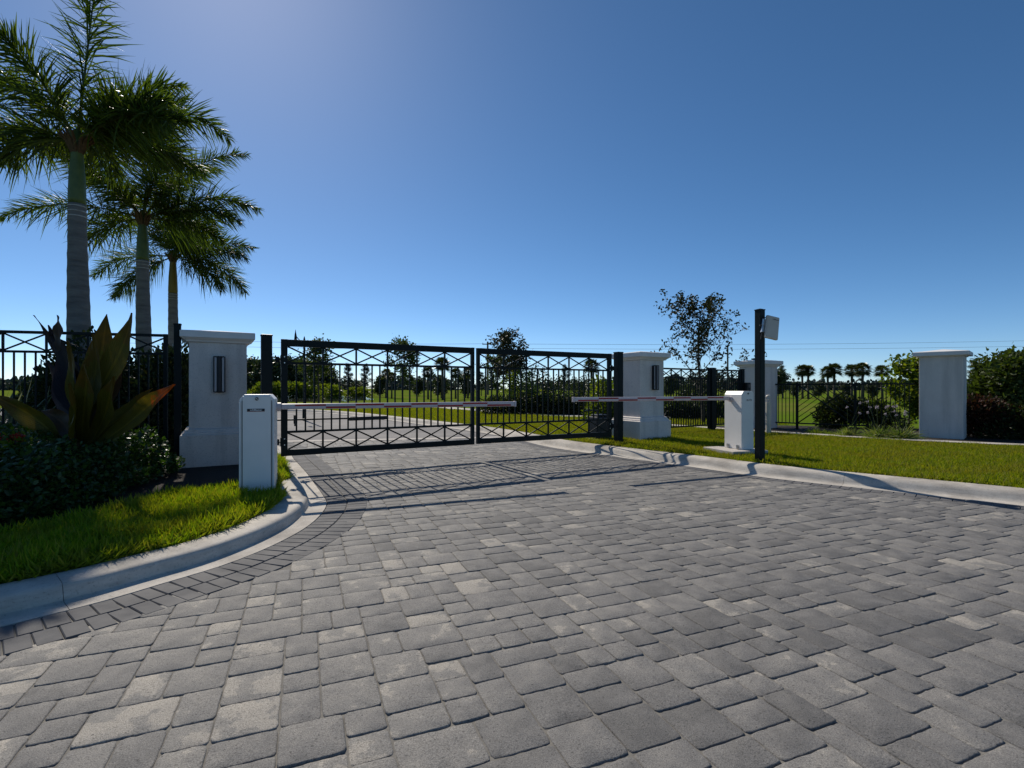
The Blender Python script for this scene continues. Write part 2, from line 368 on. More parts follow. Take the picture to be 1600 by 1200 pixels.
sheet('ground', [tuple(p) for p in Lb[::-1]] + [(-300, 18.5), (-300, -40), (-16.4, -40)], .095, M['ground'])
sheet('road', [tuple(p) for p in RL[:1]] + [tuple(p) for p in RL] + [(22, -14), (-16, -14)] + [tuple(p) for p in LL[::-1]], -.012, M['asphalt'])

def kerb(name, line, sgn, prof, seg=3.0, z_off=0):
    """sweep a kerb profile [(offset, z)], cut into cast lengths with narrow joints"""
    d = np.concatenate([[0], np.cumsum(np.linalg.norm(np.diff(line, axis=0), axis=1))])
    mb = MB(); rows = [offset(line, sgn * o) for o, z in prof]; n = len(prof)
    s0 = 0
    cuts = []
    nxt = 1.3; cur = [0]
    for i in range(1, len(line)):
        cur.append(i)
        if d[i] >= nxt or i == len(line) - 1:
            cuts.append(cur); cur = [i]; nxt = d[i] + seg
    for c in cuts:
        vs = []; fs = []
        for k, i in enumerate(c):
            sh = 0.0
            t = line[min(i + 1, len(line) - 1)] - line[max(i - 1, 0)]; t = t / np.linalg.norm(t)
            if k == 0: sh = .0016
            if k == len(c) - 1: sh = -.0016
            for j in range(n): p = rows[j][i] + t * sh; vs.append((p[0], p[1], prof[j][1] + z_off))
        for k in range(len(c) - 1):
            for j in range(n - 1):
                f = (k * n + j, k * n + j + 1, (k + 1) * n + j + 1, (k + 1) * n + j)
                fs.append(f if sgn < 0 else f[::-1])
        e = (len(c) - 1) * n
        fs.append(tuple(range(n))); fs.append(tuple(e + j for j in range(n))[::-1])
        mb.add(vs, fs)
    o = mb.build(name, M['concrete']); o["kind"] = 'structure'
    for p in o.data.polygons: p.use_smooth = len(p.vertices) == 4
    b = o.modifiers.new("edges", 'EDGE_SPLIT'); b.split_angle = math.radians(40)
    return o
kerb('kerb', RL, +1, [(0, -.1), (0, .004), (.13, .008), (.155, .016), (.185, .045), (.21, .082), (.24, .110), (.28, .126), (.33, .134), (.455, .138), (.47, .13), (.47, -.1)])
kerb('kerb', LL, -1, [(0, -.1), (0, .004), (.160, .004), (.178, .012), (.196, .070), (.205, .090), (.222, .102), (.245, .107), (.44, .114), (.46, .106), (.46, -.1)])

U = Vector((.9265, .376)); V = Vector((-.376, .9265))      # paver axes
def driveway():
    rng = np.random.default_rng(4)
    g = .078; nu = 238; nv = 206; u0 = -7.5; v0 = -1.2
    sky_ = np.zeros(nu, int); tiles = []
    wl = {2: [(2, .22), (3, .52), (4, .26)], }
    while True:
        j = sky_.min()
        if j >= nv: break
        i = int(np.argmin(sky_)); k = i
        while k < nu and sky_[k] == j: k += 1
        gap = k - i
        opts = [x for x in (2, 3, 4) if x == gap or gap - x >= 2]
        if not opts: sky_[i:k] = j + 1; continue
        p = np.array([{2: .24, 3: .50, 4: .26}[x] for x in opts]); p /= p.sum(); wd = int(rng.choice(opts, p=p))
        h = int(rng.choice({2: [2, 3], 3: [2, 3], 4: [2, 3]}[wd], p={2: [.55, .45], 3: [.55, .45], 4: [.35, .65]}[wd]))
        tiles.append((i, j, wd, h)); sky_[i:i + wd] = j + h
    inner = [tuple(p) for p in offset(RL, -.10)] + [(22, -14), (-16, -14)] + [tuple(p) for p in offset(LL, .36)[::-1]]
    T = np.array(tiles, float); cu = u0 + (T[:, 0] + T[:, 2] / 2) * g; cv = v0 + (T[:, 1] + T[:, 3] / 2) * g
    P = np.stack([cu * U.x + cv * V.x, cu * U.y + cv * V.y], 1)
    ribbon = (P @ np.array([-.188, .982]) < 13.22)
    keep = inside(P, inner) & ribbon & (P[:, 1] > .3) & (P[:, 1] < 14.5) & (P[:, 0] > -6) & (P[:, 0] < 9)
    VV = []; QQ = []; TT = []; base = 0
    for (i, j, wd, h), (px, py) in zip(T[keep], P[keep]):
        dist = math.hypot(px, py); wu = wd * g / 2 - .0008; wv = h * g / 2 - .0008
        nper = 9 if dist < 4 else 5 if dist < 8 else 3
        def ring(hu, hv, jit, rc):
            pts = []
            for a, b_, ax in ((-1, -1, 0), (1, -1, 1), (1, 1, 2), (-1, 1, 3)):
                nx = ((1, -1), (1, 1), (-1, 1), (-1, -1))[ax]
                for s in range(nper):
                    f = s / nper; x = a * hu * (1 - f) + nx[0] * hu * f; y = b_ * hv * (1 - f) + nx[1] * hv * f
                    if s == 0: x *= 1 - rc / hu; y *= 1 - rc / hv
                    pts.append((x, y))
            return np.array(pts)
        n = nper * 4; ph = rng.uniform(0, 6.28, 4); jj = rng.normal(0, 1, n)
        jj = (jj + np.roll(jj, 1) + np.roll(jj, 2)) * .45
        amp = .0016
        r0 = ring(wu, wv, 0, .006); r1 = ring(wu, wv, 0, .006); r2 = ring(wu - .0016, wv - .0016, 0, .005); r3 = ring(wu - .0042, wv - .0042, 0, .006)
        dirn = r0 / np.linalg.norm(r0, axis=1, keepdims=True)
        r1 = r1 - dirn * np.abs(jj[:, None]) * amp; r2 = r2 - dirn * (np.abs(jj[:, None]) * amp * 1.5 + rng.uniform(0, .0012, (n, 1))); r3 = r3 - dirn * (np.abs(jj[:, None]) * amp * 1.7 + rng.uniform(.0012, .0032, (n, 1)))
        zt = rng.normal(0, .0013); tx, ty = rng.normal(0, .005, 2)
        rows = []
        for rr, z in ((r0 , -.045), (r1, -.0052), (r2, -.0012), (r3, 0.0)):
            zz = z + zt + rr[:, 0] * tx + rr[:, 1] * ty
            if z > -.02 and z < 0: zz = zz + rng.uniform(-.0015, .001, n)
            rows.append(np.stack([px + rr[:, 0] * U.x + rr[:, 1] * V.x, py + rr[:, 0] * U.y + rr[:, 1] * V.y, zz], 1))
        c = np.array([[px, py, zt + .0006]])
        # top: close with quads to the centre (degenerate-free fan of quads over pairs)
        v = np.concatenate(rows + [c]); q = []
        for r in range(3):
            for k in range(n): q.append((r * n + k, r * n + (k + 1) % n, (r + 1) * n + (k + 1) % n, (r + 1) * n + k))
        for k in range(0, n, 2): q.append((3 * n + k, 3 * n + k + 1, 3 * n + (k + 2) % n, 4 * n))
        VV.append(v); QQ.append(np.array(q) + base); base += len(v)
        tone = float(np.clip(rng.normal(.07, .13), -.15, .45)); 
        if px < -.2 and py < 4: tone += .12
        TT.append(np.full(len(v), tone))
    o = np_mesh('driveway', np.concatenate(VV), np.concatenate(QQ), M['paver'], attr=np.concatenate(TT)); o["kind"] = 'structure'
    # soldier courses along the kerbs
    VV = []; base = 0; mb = MB()
    def course(line, sgn, o0, wdt, pitch, ymax, ymin):
        ln = offset(line, sgn * (o0 + wdt / 2)); d = np.concatenate([[0], np.cumsum(np.linalg.norm(np.diff(ln, axis=0), axis=1))])
        s = 0.0
        while s < d[-1]:
            x = np.interp(s, d, ln[:, 0]); y = np.interp(s, d, ln[:, 1])
            if ymin < y < ymax and abs(x) < 12:
                x2 = np.interp(s + .02, d, ln[:, 0]); y2 = np.interp(s + .02, d, ln[:, 1]); a = math.atan2(y2 - y, x2 - x)
                L = pitch - .005; W = wdt - .005; z = .0035 + rng.normal(0, .0009); M3 = Matrix.Rotation(a, 3, 'Z')
                vs = []
                for hx, hy, zz in ((L / 2, W / 2, -.05), (L / 2, W / 2, z - .006), (L / 2 - .005, W / 2 - .005, z)):
                    for sx, sy in ((-1, -1), (1, -1), (1, 1), (-1, 1)):
                        p = M3 @ Vector((sx * hx, sy * hy, 0)); vs.append((x + p.x, y + p.y, zz))
                fs = [(8, 9, 10, 11)]
                for r in (0, 4):
                    for k in range(4): fs.append((r + k, r + (k + 1) % 4, r + 4 + (k + 1) % 4, r + 4 + k))
                mb.add(vs, fs)
            s += pitch
    course(LL, +1, .004, .215, .112, 13.2, -2); course(LL, +1, .222, .215, .112, 13.2, -2)
    course(RL, -1, .004, .215, .112, 13.2, -2)
    o = mb.build('driveway_border', M['soldier']); o["kind"] = 'structure'
    sheet('driveway_bed', [(-7, 12.0), (-16, -13), (22, -13), (11.5, 1.2)] + [tuple(p) for p in RL[::-1] if 1.2 < p[1] < 13.4], -.0062, M['sand'])
driveway()
# concrete ribbon between pavers and road, road beyond
rib = MB(); a = Vector((-6.6, 12.2)); b_ = Vector((.3, 13.62)); n_ = Vector((-.19, .98)) * .36
rib.add([(a.x, a.y, .003), (b_.x, b_.y, .003), (b_.x + n_.x, b_.y + n_.y, .003), (a.x + n_.x, a.y + n_.y, .003), (a.x, a.y, -.2), (b_.x, b_.y, -.2)], [(0, 1, 2, 3), (4, 5, 1, 0)])
rib.build('road_ribbon', M['pad'])["kind"] = 'structure'
# mulch beds, walks
bedL = [tuple(p) for p in Lb[::-1] if -1 < p[1] < 8.8] ; bedL = bedL + [(-4.6, 9.4), (-16, 8.8), (-16, -1)]
sheet('mulch_bed', bedL, .101, M['mulch'])
lawnL_in = [(-6.5, 2.6), (-5.0, 3.3), (-4.12, 4.05), (-3.85, 4.75), (-3.85, 5.55), (-3.55, 6.1), (-3.15, 6.28), (-2.95, 6.75), (-3.45, 7.75), (-3.9, 8.7)]
lawnL = [tuple(p) for p in Lb[::-1] if -1 < p[1] < 9.1] + lawnL_in[::-1] + [(-7, 2)]
strip = np.array([(4.3, 16.5), (5.35, 15.0), (6.67, 13.3), (8.66, 11.2), (10.17, 10.15), (13, 8.3), (18, 5.0)])
strip_s = smooth_line(strip, .4); so = offset(strip_s, .42)
sheet('sidewalk', [tuple(p) for p in strip_s] + [tuple(p) for p in so[::-1]], .170, M['pad'])
bedR = [tuple(p) for p in so if p[1] < 15.2] + [(19, 5.6), (22, 9), (17, 13.0), (12.4, 14.6), (8.2, 16.3), (6.2, 15.9)]
sheet('mulch_bed', bedR, .135, M['mulch'])
walk = smooth_line([(-60, 36), (-20, 36), (-7.1, 33.5), (-3.6, 28.9), (-.93, 24.8), (1.35, 21.9), (3.2, 20.6), (6, 19.9), (9, 20.5)], .6)
wk = offset(walk, 1.5); sheet('sidewalk', [tuple(p) for p in walk] + [tuple(p) for p in wk[::-1]], .131, M['pad'])
sheet('mulch_bed', [(.6, 24.6), (1.6, 23.4), (3.4, 22.2), (6, 21.5), (9, 22), (9, 25), (3, 27)], .134, M['mulch'])
pond = [(-60, 52), (-30, 46), (-20, 44), (-15, 46), (-14.5, 54), (-20, 70), (-34, 92), (-80, 96)]
sheet('pond', pond, .14, M['water'])

# ------------------------------------------------------------------ grass
def grass(name, poly, z, dens, hgt, wid, mat, seed, label, clip=None, lean=.5, wind=(0, 0)):
    rng = np.random.default_rng(seed); P = np.asarray(poly); lo = P.min(0); hi = P.max(0)
    n = int((hi - lo).prod() * dens); X = rng.uniform(lo, hi, (n, 2)); X = X[inside(X, poly)]
    if clip is not None: X = X[clip(X)]
    X = X[((X[:, 0] + 2.87) / .36) ** 2 + ((X[:, 1] - 5.95) / .34) ** 2 > rng.uniform(.4, 1.5, len(X))]   # bare rim round the left cabinet
    n = len(X); cl = .75 + .5 * (np.sin(X[:, 0] * 5.1 + np.cos(X[:, 1] * 3.7) * 2) * np.cos(X[:, 1] * 6.3) * .5 + .5)
    d = rand_dirs(rng, n, .35, 1.0); d[:, :2] *= lean; d[:, 2] = np.maximum(d[:, 2], .4); d[:, 0] += wind[0]; d[:, 1] += wind[1]
    nr = rand_dirs(rng, n); L = hgt * rng.uniform(.55, 1.25, n) * cl
    v, q = blades(np.concatenate([X, np.full((n, 1), z)], 1), d, nr, L, wid * rng.uniform(.7, 1.3, n), rng.uniform(-.5, .5, n), GRASS)
    o = np_mesh(name, v, q, mat); return tag(o, label, 'grass', None, 'stuff')
sheet('lawn', lawnL, .106, M['lawn'])
def seen(X, zt=.1, m=60):      # keep a margin round what the photo shows
    px = X[:, 0] / np.maximum(X[:, 1], .3) * F + 800; return (px > -260) & (px < 1860) & (X[:, 1] > .8)
grass('lawn_grass', lawnL, .100, 9000, .112, .0135, M['grass'], 1, 'broad bladed lawn grass between the left kerb and the planting bed', seen, .9)
lawnR = [tuple(p) for p in Rb if -2 < p[1] < 15.5] + [(12.5, -2), (19, 3.6)] + [tuple(p) for p in strip_s[::-1]]
sheet('lawn', lawnR, .131, M['lawn'])
grass('lawn_grass', lawnR, .126, 5200, .070, .0095, M['grass_right'], 2, 'mown sunlit lawn grass between the right kerb and the narrow walk', seen, .9)
isl = [tuple(p) for p in Rb if 13.5 < p[1] < 27] + [(9, 14.5), (9, 20), (6, 19.9), (3.2, 20.6), (1.35, 21.9), (-.93, 24.8), (-3.6, 28.9), (-6, 30)]
isl = [tuple(p) for p in Rb if 12.5 < p[1] < 26.5] + [(2.2, 12.6), (3.6, 13.2), (4.6, 15.5), (9, 15.5)] + [tuple(p) for p in walk[::-1] if p[0] > -5.5]
isl = [tuple(p) for p in Rb if 12.3 < p[1] < 27.8] + [(2.4, 12.2), (4.2, 13.9), (4.2, 16.5), (9, 16.6), (9, 20.4)] + [tuple(p) for p in walk[::-1] if -8.5 < p[0] < 8.8]
grass('lawn_grass', isl, .125, 900, .075, .014, M['grass_right'], 3, 'bright mown grass of the verge behind the closed gate', seen, .8)

# ------------------------------------------------------------------ text on labels
def text_mesh(txt, size, mat, parent, loc, rot, name='lettering', shear=0.0, wide=1.0):
    c = bpy.data.curves.new('lettering', 'FONT'); c.body = txt; c.size = size; c.align_x = 'CENTER'; c.align_y = 'CENTER'; c.shear = shear; c.extrude = .0004
    c.offset = size * .015
    tmp = bpy.data.objects.new('lettering', c); COL.objects.link(tmp)
    dg = bpy.context.evaluated_depsgraph_get(); me = bpy.data.meshes.new_from_object(tmp.evaluated_get(dg))
    bpy.data.objects.remove(tmp); bpy.data.curves.remove(c); me.materials.clear(); me.materials.append(mat); me.name = name
    o = link(bpy.data.objects.new(name, me), parent); o.location = loc; o.rotation_euler = rot; o.scale = (wide, 1, 1); return o

# ------------------------------------------------------------------ gate leaves and posts
def xrow(root, xs, z0, z1, mat, wd=.023):
    for a, b in zip(xs[:-1], xs[1:]):
        mb = MB(); a += .006; b -= .006
        mb.bar((a, -.0045, z0), (b, -.0045, z1), wd, .008); mb.bar((a, .0045, z1), (b, .0045, z0), wd, .008)
        mb.build('cross_brace', mat, root)
def gate_leaf(name, label, p, q, hinge_left):
    p = Vector(p); q = Vector(q); L = (q - p).length; rz = math.atan2(q.y - p.y, q.x - p.x)
    root = thing(name, label, 'gate', (p.x, p.y, 0), rz, 'two leaves of the driveway gate')
    wl, wr = (.088, .058) if hinge_left else (.058, .088)
    z0, z1 = .285, 2.04; mb = MB()
    mb.box((wl / 2, 0, (z0 + z1) / 2), (wl, .064, z1 - z0)); mb.box((L - wr / 2, 0, (z0 + z1) / 2), (wr, .064, z1 - z0))
    mb.box((L / 2 + (wl - wr) / 2, 0, z1 - .054), (L - wl - wr - .002, .060, .103)); mb.box((L / 2 + (wl - wr) / 2, 0, z0 + .048), (L - wl - wr - .002, .060, .094))
    mb.build('frame', M['black'], root, .003)
    zt, zb = 1.682, .645; iw = L - wl - wr; mid = wl + iw / 2
    for z in (zt, zb): MB().box((mid, 0, z), (iw, .034, .034)).build('rail', M['black'], root)
    xs = [wl + iw * k / 6 for k in range(7)]
    xrow(root, xs, zt + .017, z1 - .108, M['black']); xrow(root, xs, z0 + .096, zb - .017, M['black'])
    pk = MB().box((0, 0, (zt + zb) / 2), (.022, .022, zt - zb - .034)).build('picket', M['black'], root)
    first = True
    for k in range(1, 24):
        x = wl + iw * k / 24
        if first: pk.location.x = x; first = False
        else: c = pk.copy(); COL.objects.link(c); c.location.x = x
    st = MB().box((0, 0, (zt + z1 - .091) / 2), (.026, .026, z1 - .107 - zt - .017)).build('divider', M['black'], root, loc=(xs[1], 0, 0))
    sb = MB().box((0, 0, (z0 + .096 + zb - .018) / 2), (.026, .026, zb - .018 - z0 - .096)).build('divider', M['black'], root, loc=(xs[1], 0, 0))
    for k in range(2, 6):
        for s in (st, sb): c = s.copy(); COL.objects.link(c); c.location.x = xs[k]
    xh = 0 if hinge_left else L; sg = -1 if hinge_left else 1
    for z in (1.73, .50):
        mb = MB(); mb.box((xh + sg * .045, 0, z), (.09, .05, .018)); mb.tube([(xh + sg * .05, 0, z - .045), (xh + sg * .05, 0, z + .045)], .026, 10)
        mb.box((xh + sg * .004, -.004, z), (.008, .085, .13))
        h = mb.build('hinge', M['black'], root)
        for dz in (-.045, .045): MB().tube([(xh - sg * .045, -.032, z + dz), (xh - sg * .045, -.040, z + dz)], .009, 8).build('bolt', M['steel'], h)
    return root
gl = gate_leaf('gate_leaf', 'left dark metal gate leaf with crossed bars, hinged beside the big lantern pillar', (-3.46, 7.669), (-.693, 9.288), True)
gr = gate_leaf('gate_leaf', 'right dark metal gate leaf with crossed bars, hinged in front of the right pillar', (-.648, 9.374), (2.108, 10.915), False)
def post(name, label, cat, x, y, z0, z1, wd, rz, group=None):
    root = thing(name, label, cat, (x, y, z0), rz, group)
    MB().box((0, 0, (z1 - z0 - .02) / 2 - .06), (wd, wd, z1 - z0 - .02 + .12)).build('shaft', M['black'], root, .004)
    MB().loft_sq([(wd / 2 + .006, wd / 2 + .006, z1 - z0 - .02), (wd / 2 + .006, wd / 2 + .006, z1 - z0 - .004), (wd / 2 - .01, wd / 2 - .01, z1 - z0 + .002)]).build('post_cap', M['black'], root)
    return root
GA = math.atan2(.505, .863)
post('gate_post', 'square dark hinge post between the left pillar and the left gate leaf', 'gate post', -3.63, 7.57, .09, 2.095, .145, GA, 'hinge posts of the driveway gate')
post('gate_post', 'square dark hinge post standing in the grass before the right pillar', 'gate post', 2.29, 11.02, .12, 2.085, .145, GA, 'hinge posts of the driveway gate')
# gate openers
op = thing('gate_opener', 'long black rod of the gate opener behind the left gate leaf', 'gate opener', (-3.42, 7.72, .82), math.atan2(.95, 1.30))
MB().tube([(-.30, .16, .0), (.9, .14, -.01), (1.02, .14, -.012)], .014, 10).build('rod', M['darkbox'], op)
MB().box((1.34, .14, -.02), (.66, .075, .062)).build('motor_housing', M['darkbox'], op, .01)
mb = MB(); mb.box((.16, .1, 0), (.16, .07, .022)); mb.box((.17, .1, -.03), (.03, .05, .14)); mb.tube([(.17, .1, -.06), (.17, .1, .07)], .028, 10); mb.build('bracket', M['darkbox'], op)
op = thing('gate_motor', 'boxy black gate motor on a plinth behind the right gate leaf', 'gate opener', (2.02, 11.75, .12), GA)
MB().box((0, 0, .27), (.44, .34, .54)).build('housing', M['darkbox'], op, .03)
mb = MB(); mb.box((-.02, 0, .565), (.30, .26, .05)); mb.build('lid', M['darkbox'], op, .02)
mb = MB(); mb.tube([(-.12, -.05, .57), (-.12, -.05, .68), (-.40, -.12, .69), (-.7, -.3, .69)], .016, 8); mb.build('arm', M['darkbox'], op, smooth=False)
mb = MB(); mb.box((0, 0, -.02), (.56, .46, .12)); mb.build('plinth', M['pad'], op)

# ------------------------------------------------------------------ stucco pillars and lanterns
def pillar(name, label, x, y, rz, wd, z0, z1, based=True, basew=.115, cap_slab=True, group=None):
    root = thing(name, label, 'pillar', (x, y, z0), rz, group); h = z1 - z0; a = wd / 2
    zb = .52
    if based:
        MB().loft_sq([(a, a, zb - .02), (a, a, h - .20)]).build('shaft', M['stucco'], root, .006)
        MB().loft_sq([(a + basew, a + basew, -.15), (a + basew, a + basew, zb - .085), (a + basew - .03, a + basew - .03, zb - .075), (a + basew - .03, a + basew - .03, zb - .055), (a + .06, a + .06, zb - .035), (a + .055, a + .055, zb - .005), (a + .01, a + .01, zb + .012)]).build('base', M['stucco'], root, .004)
    else:
        MB().loft_sq([(a, a, -.15), (a, a, h - .155)]).build('shaft', M['stucco'], root, .006)
    c = MB()
    if cap_slab:
        c.loft_sq([(a + .004, a + .004, h - .20), (a + .035, a + .035, h - .195), (a + .05, a + .05, h - .17), (a + .085, a + .085, h - .145), (a + .095, a + .095, h - .135), (a + .115, a + .115, h - .13), (a + .115, a + .115, h - .035), (a + .108, a + .108, h - .028), (.02, .02, h + .03)])
    else:
        c.loft_sq([(a + .004, a + .004, h - .155), (a + .028, a + .028, h - .15), (a + .03, a + .03, h - .135), (a + .11, a + .11, h - .13), (a + .11, a + .11, h - .045), (a + .102, a + .102, h - .037), (.02, .02, h + .035)])
    c.build('cap', M['cap'], root, .003)
    return root
def sconce(label, x, y, z, rz):
    r = thing('wall_lantern', label, 'lantern', (x, y, z), rz, 'wall lanterns on the gate pillars')
    mb = MB()
    for sx in (-.075, .075): mb.box((sx, -.085, 0), (.018, .018, .56))
    for z_ in (-.275, .275): mb.box((0, -.085, z_), (.132, .022, .018)); mb.box((0, -.04, z_), (.05, .07, .016))
    mb.build('frame', M['bronze'], r)
    MB().box((0, -.012, 0), (.10, .022, .56)).build('backplate', M['bronze'], r, .003)
    mb = MB(); mb.tube([(0, -.075, -.285), (0, -.075, -.27), (0, -.075, .27), (0, -.075, .285)], [.026, .040, .040, .026], 16); mb.build('lamp_tube', M['bronze'], r, smooth=False)
    MB().box((0, -.085, 0), (.128, .004, .525)).build('panel', M['lens'], r)
    return r
ux = Vector((.863, .505)); uy = Vector((-.505, .863))
PW = .75
pc = Vector((-4.614, 8.05)) + uy * .79 / 2
pillar('gate_pillar', 'large off white stucco pillar with wide cap and lantern, left of the gate', pc.x, pc.y, GA, .79, .15, 2.215, group='stucco pillars at the gate')
f = Vector((-4.614, 8.05)) + ux * .01
sconce('black rectangular wall lantern on the large left pillar', f.x, f.y, 1.52, GA)
c0 = Vector((2.857, 11.43)) + uy * .115 + ux * .115
pc = c0 + ux * PW / 2 + uy * PW / 2
pillar('gate_pillar', 'off white stucco pillar with stepped base and lantern, right of the gate', pc.x, pc.y, GA, PW, .12, 2.15, group='stucco pillars at the gate')
f = c0 + ux * PW * .56
sconce('black rectangular wall lantern on the pillar right of the gate', f.x, f.y, 1.55, GA)
pillar('gate_pillar', 'far stucco pillar with flared cap behind the card reader post', at(1182, 15.3) + .05, 15.3, GA, .74, .12, 2.14, based=False, group='stucco pillars at the gate')
pr = Vector((9.755, 12.27)); e1 = Vector((.70, -.714)); e2 = Vector((.714, .70)); pw2 = .80; pc = pr + e1 * pw2 / 2 + e2 * pw2 / 2
pillar('garden_pillar', 'plain square white pillar with pyramid cap at the right end of the low fence', pc.x, pc.y, math.atan2(e1.y, e1.x), pw2, .135, 2.20, based=False, cap_slab=False)

# ------------------------------------------------------------------ fences
def fence(name, label, p, q, z0, z1, rz_row, nx, per, post_at=(), post_w=.06, bottom=True, end_w=.05):
    p = Vector(p); q = Vector(q); L = (q - p).length; rz = math.atan2(q.y - p.y, q.x - p.x)
    r = thing(name, label, 'fence', (p.x, p.y, 0), rz)
    MB().box((L / 2, 0, z1 - .02), (L, .05, .04)).build('top_rail', M['black'], r)
    zb = z0 + .03
    MB().box((L / 2, 0, zb), (L, .034, .034)).build('bottom_rail', M['black'], r)
    zt = z1
    if rz_row:
        zt = z1 - rz_row; MB().box((L / 2, 0, zt), (L, .034, .034)).build('rail', M['black'], r)
        xs = [L * k / nx for k in range(nx + 1)]
        xrow(r, xs, zt + .017, z1 - .042, M['black'])
        dv = MB().box((0, 0, (zt + .017 + z1 - .041) / 2), (.026, .024, z1 - .041 - zt - .017)).build('divider', M['black'], r, loc=(xs[1], 0, 0))
        for k in range(2, nx): c = dv.copy(); COL.objects.link(c); c.location.x = xs[k]
    n = nx * per; ztop = zt - (.018 if rz_row else .041)
    pk = MB().box((0, 0, (zb + .018 + ztop) / 2), (.019, .019, ztop - zb - .018)).build('picket', M['black'], r)
    xs2 = [L * k / n for k in range(1, n) if all(abs(L * k / n - a) > post_w for a in post_at)]
    pk.location.x = xs2[0]
    for x in xs2[1:]: c = pk.copy(); COL.objects.link(c); c.location.x = x
    for x in (end_w / 2, L - end_w / 2): MB().box((x, -.001, (z0 + z1) / 2 - .03), (end_w, .054, z1 - z0 + .064)).build('end_stile', M['black'], r)
    for x in post_at: MB().box((x, -.002, (z1) / 2), (post_w, post_w, z1 + .10)).build('post', M['black'], r, .003)
    return r
fl0 = Vector((-10.2, 6.45)); fl1 = Vector((-5.28, 7.85))
fence('left_fence', 'tall dark metal fence with crossed top row behind the broad leaved plants', fl0, fl1, .30, 2.13, .30, 10, 4)
post('fence_post', 'slim dark post taller than the fence, left of the big lantern pillar', 'fence post', -5.16, 7.9, .1, 2.30, .095, GA)
g0 = Vector((3.78, 13.0)); g1 = Vector((at(1157, 14.7), 14.75)); gd = (g1 - g0); 
t1 = .585
fence('side_fence', 'dark metal fence with crossed top row between the two right hand pillars', g0, g0 + gd * t1, .27, 1.83, .255, 5, 4)
fence('walk_gate', 'narrow dark pedestrian gate with crossed top row beside the far pillar', g0 + gd * (t1 + .065), g1, .27, 1.83, .255, 3, 4)
pp = g0 + gd * (t1 + .03); post('fence_post', 'thick dark post between the side fence and the pedestrian gate', 'fence post', pp.x, pp.y, .1, 1.87, .14, GA)
pp = g1 + gd.normalized() * .10; post('fence_post', 'dark post between the pedestrian gate and the far pillar', 'fence post', pp.x, pp.y, .1, 1.86, .11, GA)
lk = thing('gate_lock_box', 'small black lock box on the post by the far pillar', 'lock box', (g1.x + .22, g1.y - .02, 1.33), GA)
MB().box((0, 0, 0), (.16, .10, .28)).build('case', M['darkbox'], lk, .01); MB().box((0, -.053, .04), (.07, .008, .09)).build('keypad', M['label_grey'], lk)
# low fence, centre panel with slanted bars
h0 = Vector((at(1205, 15.2), 15.2)); h1 = Vector((10.25, 13.05)); hv = h1 - h0
ta, tb = .205, .625
r = thing('low_fence', 'low dark picket fence with one panel of slanted bars, left of the square white pillar', 'fence', (h0.x, h0.y, 0), math.atan2(hv.y, hv.x))
LF = hv.length; zb, zt = .30, 1.44
MB().box((LF / 2, 0, zt - .02), (LF, .05, .04)).build('top_rail', M['black'], r); MB().box((LF / 2, 0, zb), (LF, .04, .035)).build('bottom_rail', M['black'], r)
for t_ in (0.006, ta, tb): MB().box((LF * t_, -.002, zt / 2), (.062, .062, zt + .05)).build('post', M['black'], r)
pk = None
for t_ in list(np.linspace(0, ta, 8)[1:-1]) + list(np.linspace(tb, 1, 14)[1:-1]):
    if pk is None: pk = MB().box((0, 0, (zb + zt) / 2 - .011), (.019, .019, zt - zb - .062)).build('picket', M['black'], r, loc=(LF * t_, 0, 0))
    else: c = pk.copy(); COL.objects.link(c); c.location.x = LF * t_
xa, xb = LF * ta + .032, LF * tb - .032; za, zc = zb + .02, zt - .042; W = xb - xa; Hh = zc - za
mb = MB(); mb.bar((xa, 0, zc), (xb, 0, za), .03, .02); mb.build('diagonal_bar', M['black'], r)
mb = MB(); mb.bar((xa, .022, za), (xb, .022, zc), .03, .02); mb.build('diagonal_bar', M['black'], r)
sl = Hh / W
for k in range(1, 7):          # short slats run square to the two diagonals
    d = k / 7
    x0 = xa; z0_ = zc - d * Hh; t_ = (d * W) / 2                              # left field, rising to the right
    MB().bar((x0, 0, z0_), (x0 + t_ if d < 1 else xb, 0, z0_ + t_ * sl), .016, .014).build('slat', M['black'], r)
    x0 = xb; MB().bar((x0, 0, z0_), (x0 - t_, 0, z0_ + t_ * sl), .016, .014).build('slat', M['black'], r)
    x0 = xa + d * W; 
    t2 = (1 - d) * W / 2 if d > .0 else 0
    MB().bar((x0, -.018, zc), (x0 + t2, -.018, zc - t2 * sl), .016, .014).build('slat', M['black'], r)

# ------------------------------------------------------------------ barrier machines
def octa(wd, h, ch, inset=0.0):
    a = wd / 2 - inset; return [(-a, inset), (a, inset), (a, h - ch), (a - ch * 1.0 + inset * .4, h - inset), (-a + ch * 1.0 - inset * .4, h - inset), (-a, h - ch)]
def barrier_box(label, x, y, z0, rz, wd, dp, h, group):
    r = thing('barrier_machine', label, 'barrier machine', (x, y, z0), rz, group)
    MB().prism(octa(wd, h, .052), .0, dp).build('cabinet', M['whitepaint'], r, .006)
    return r
bx = thing('barrier_machine', 'tall white barrier cabinet on the left lawn with a dark name strip', 'barrier machine', (-2.965, 5.95, .095), math.radians(20), 'white barrier cabinets'); bx.scale = (.90, 1, 1)
MB().prism(octa(.41, 1.135, .055), .012, .40).build('cabinet', M['whitepaint'], bx, .005)
dr = MB().prism([(-.165, .01), (.165, .01), (.165, 1.115), (-.165, 1.115)], -.004, .011).build('front_door', M['whitepaint'], bx, .004)
mb = MB(); mb.box((-.170, .006, .54), (.006, .008, 1.05)); mb.box((.170, .006, .54), (.006, .008, 1.05)); mb.build('door_seam', M['label_grey'], bx)
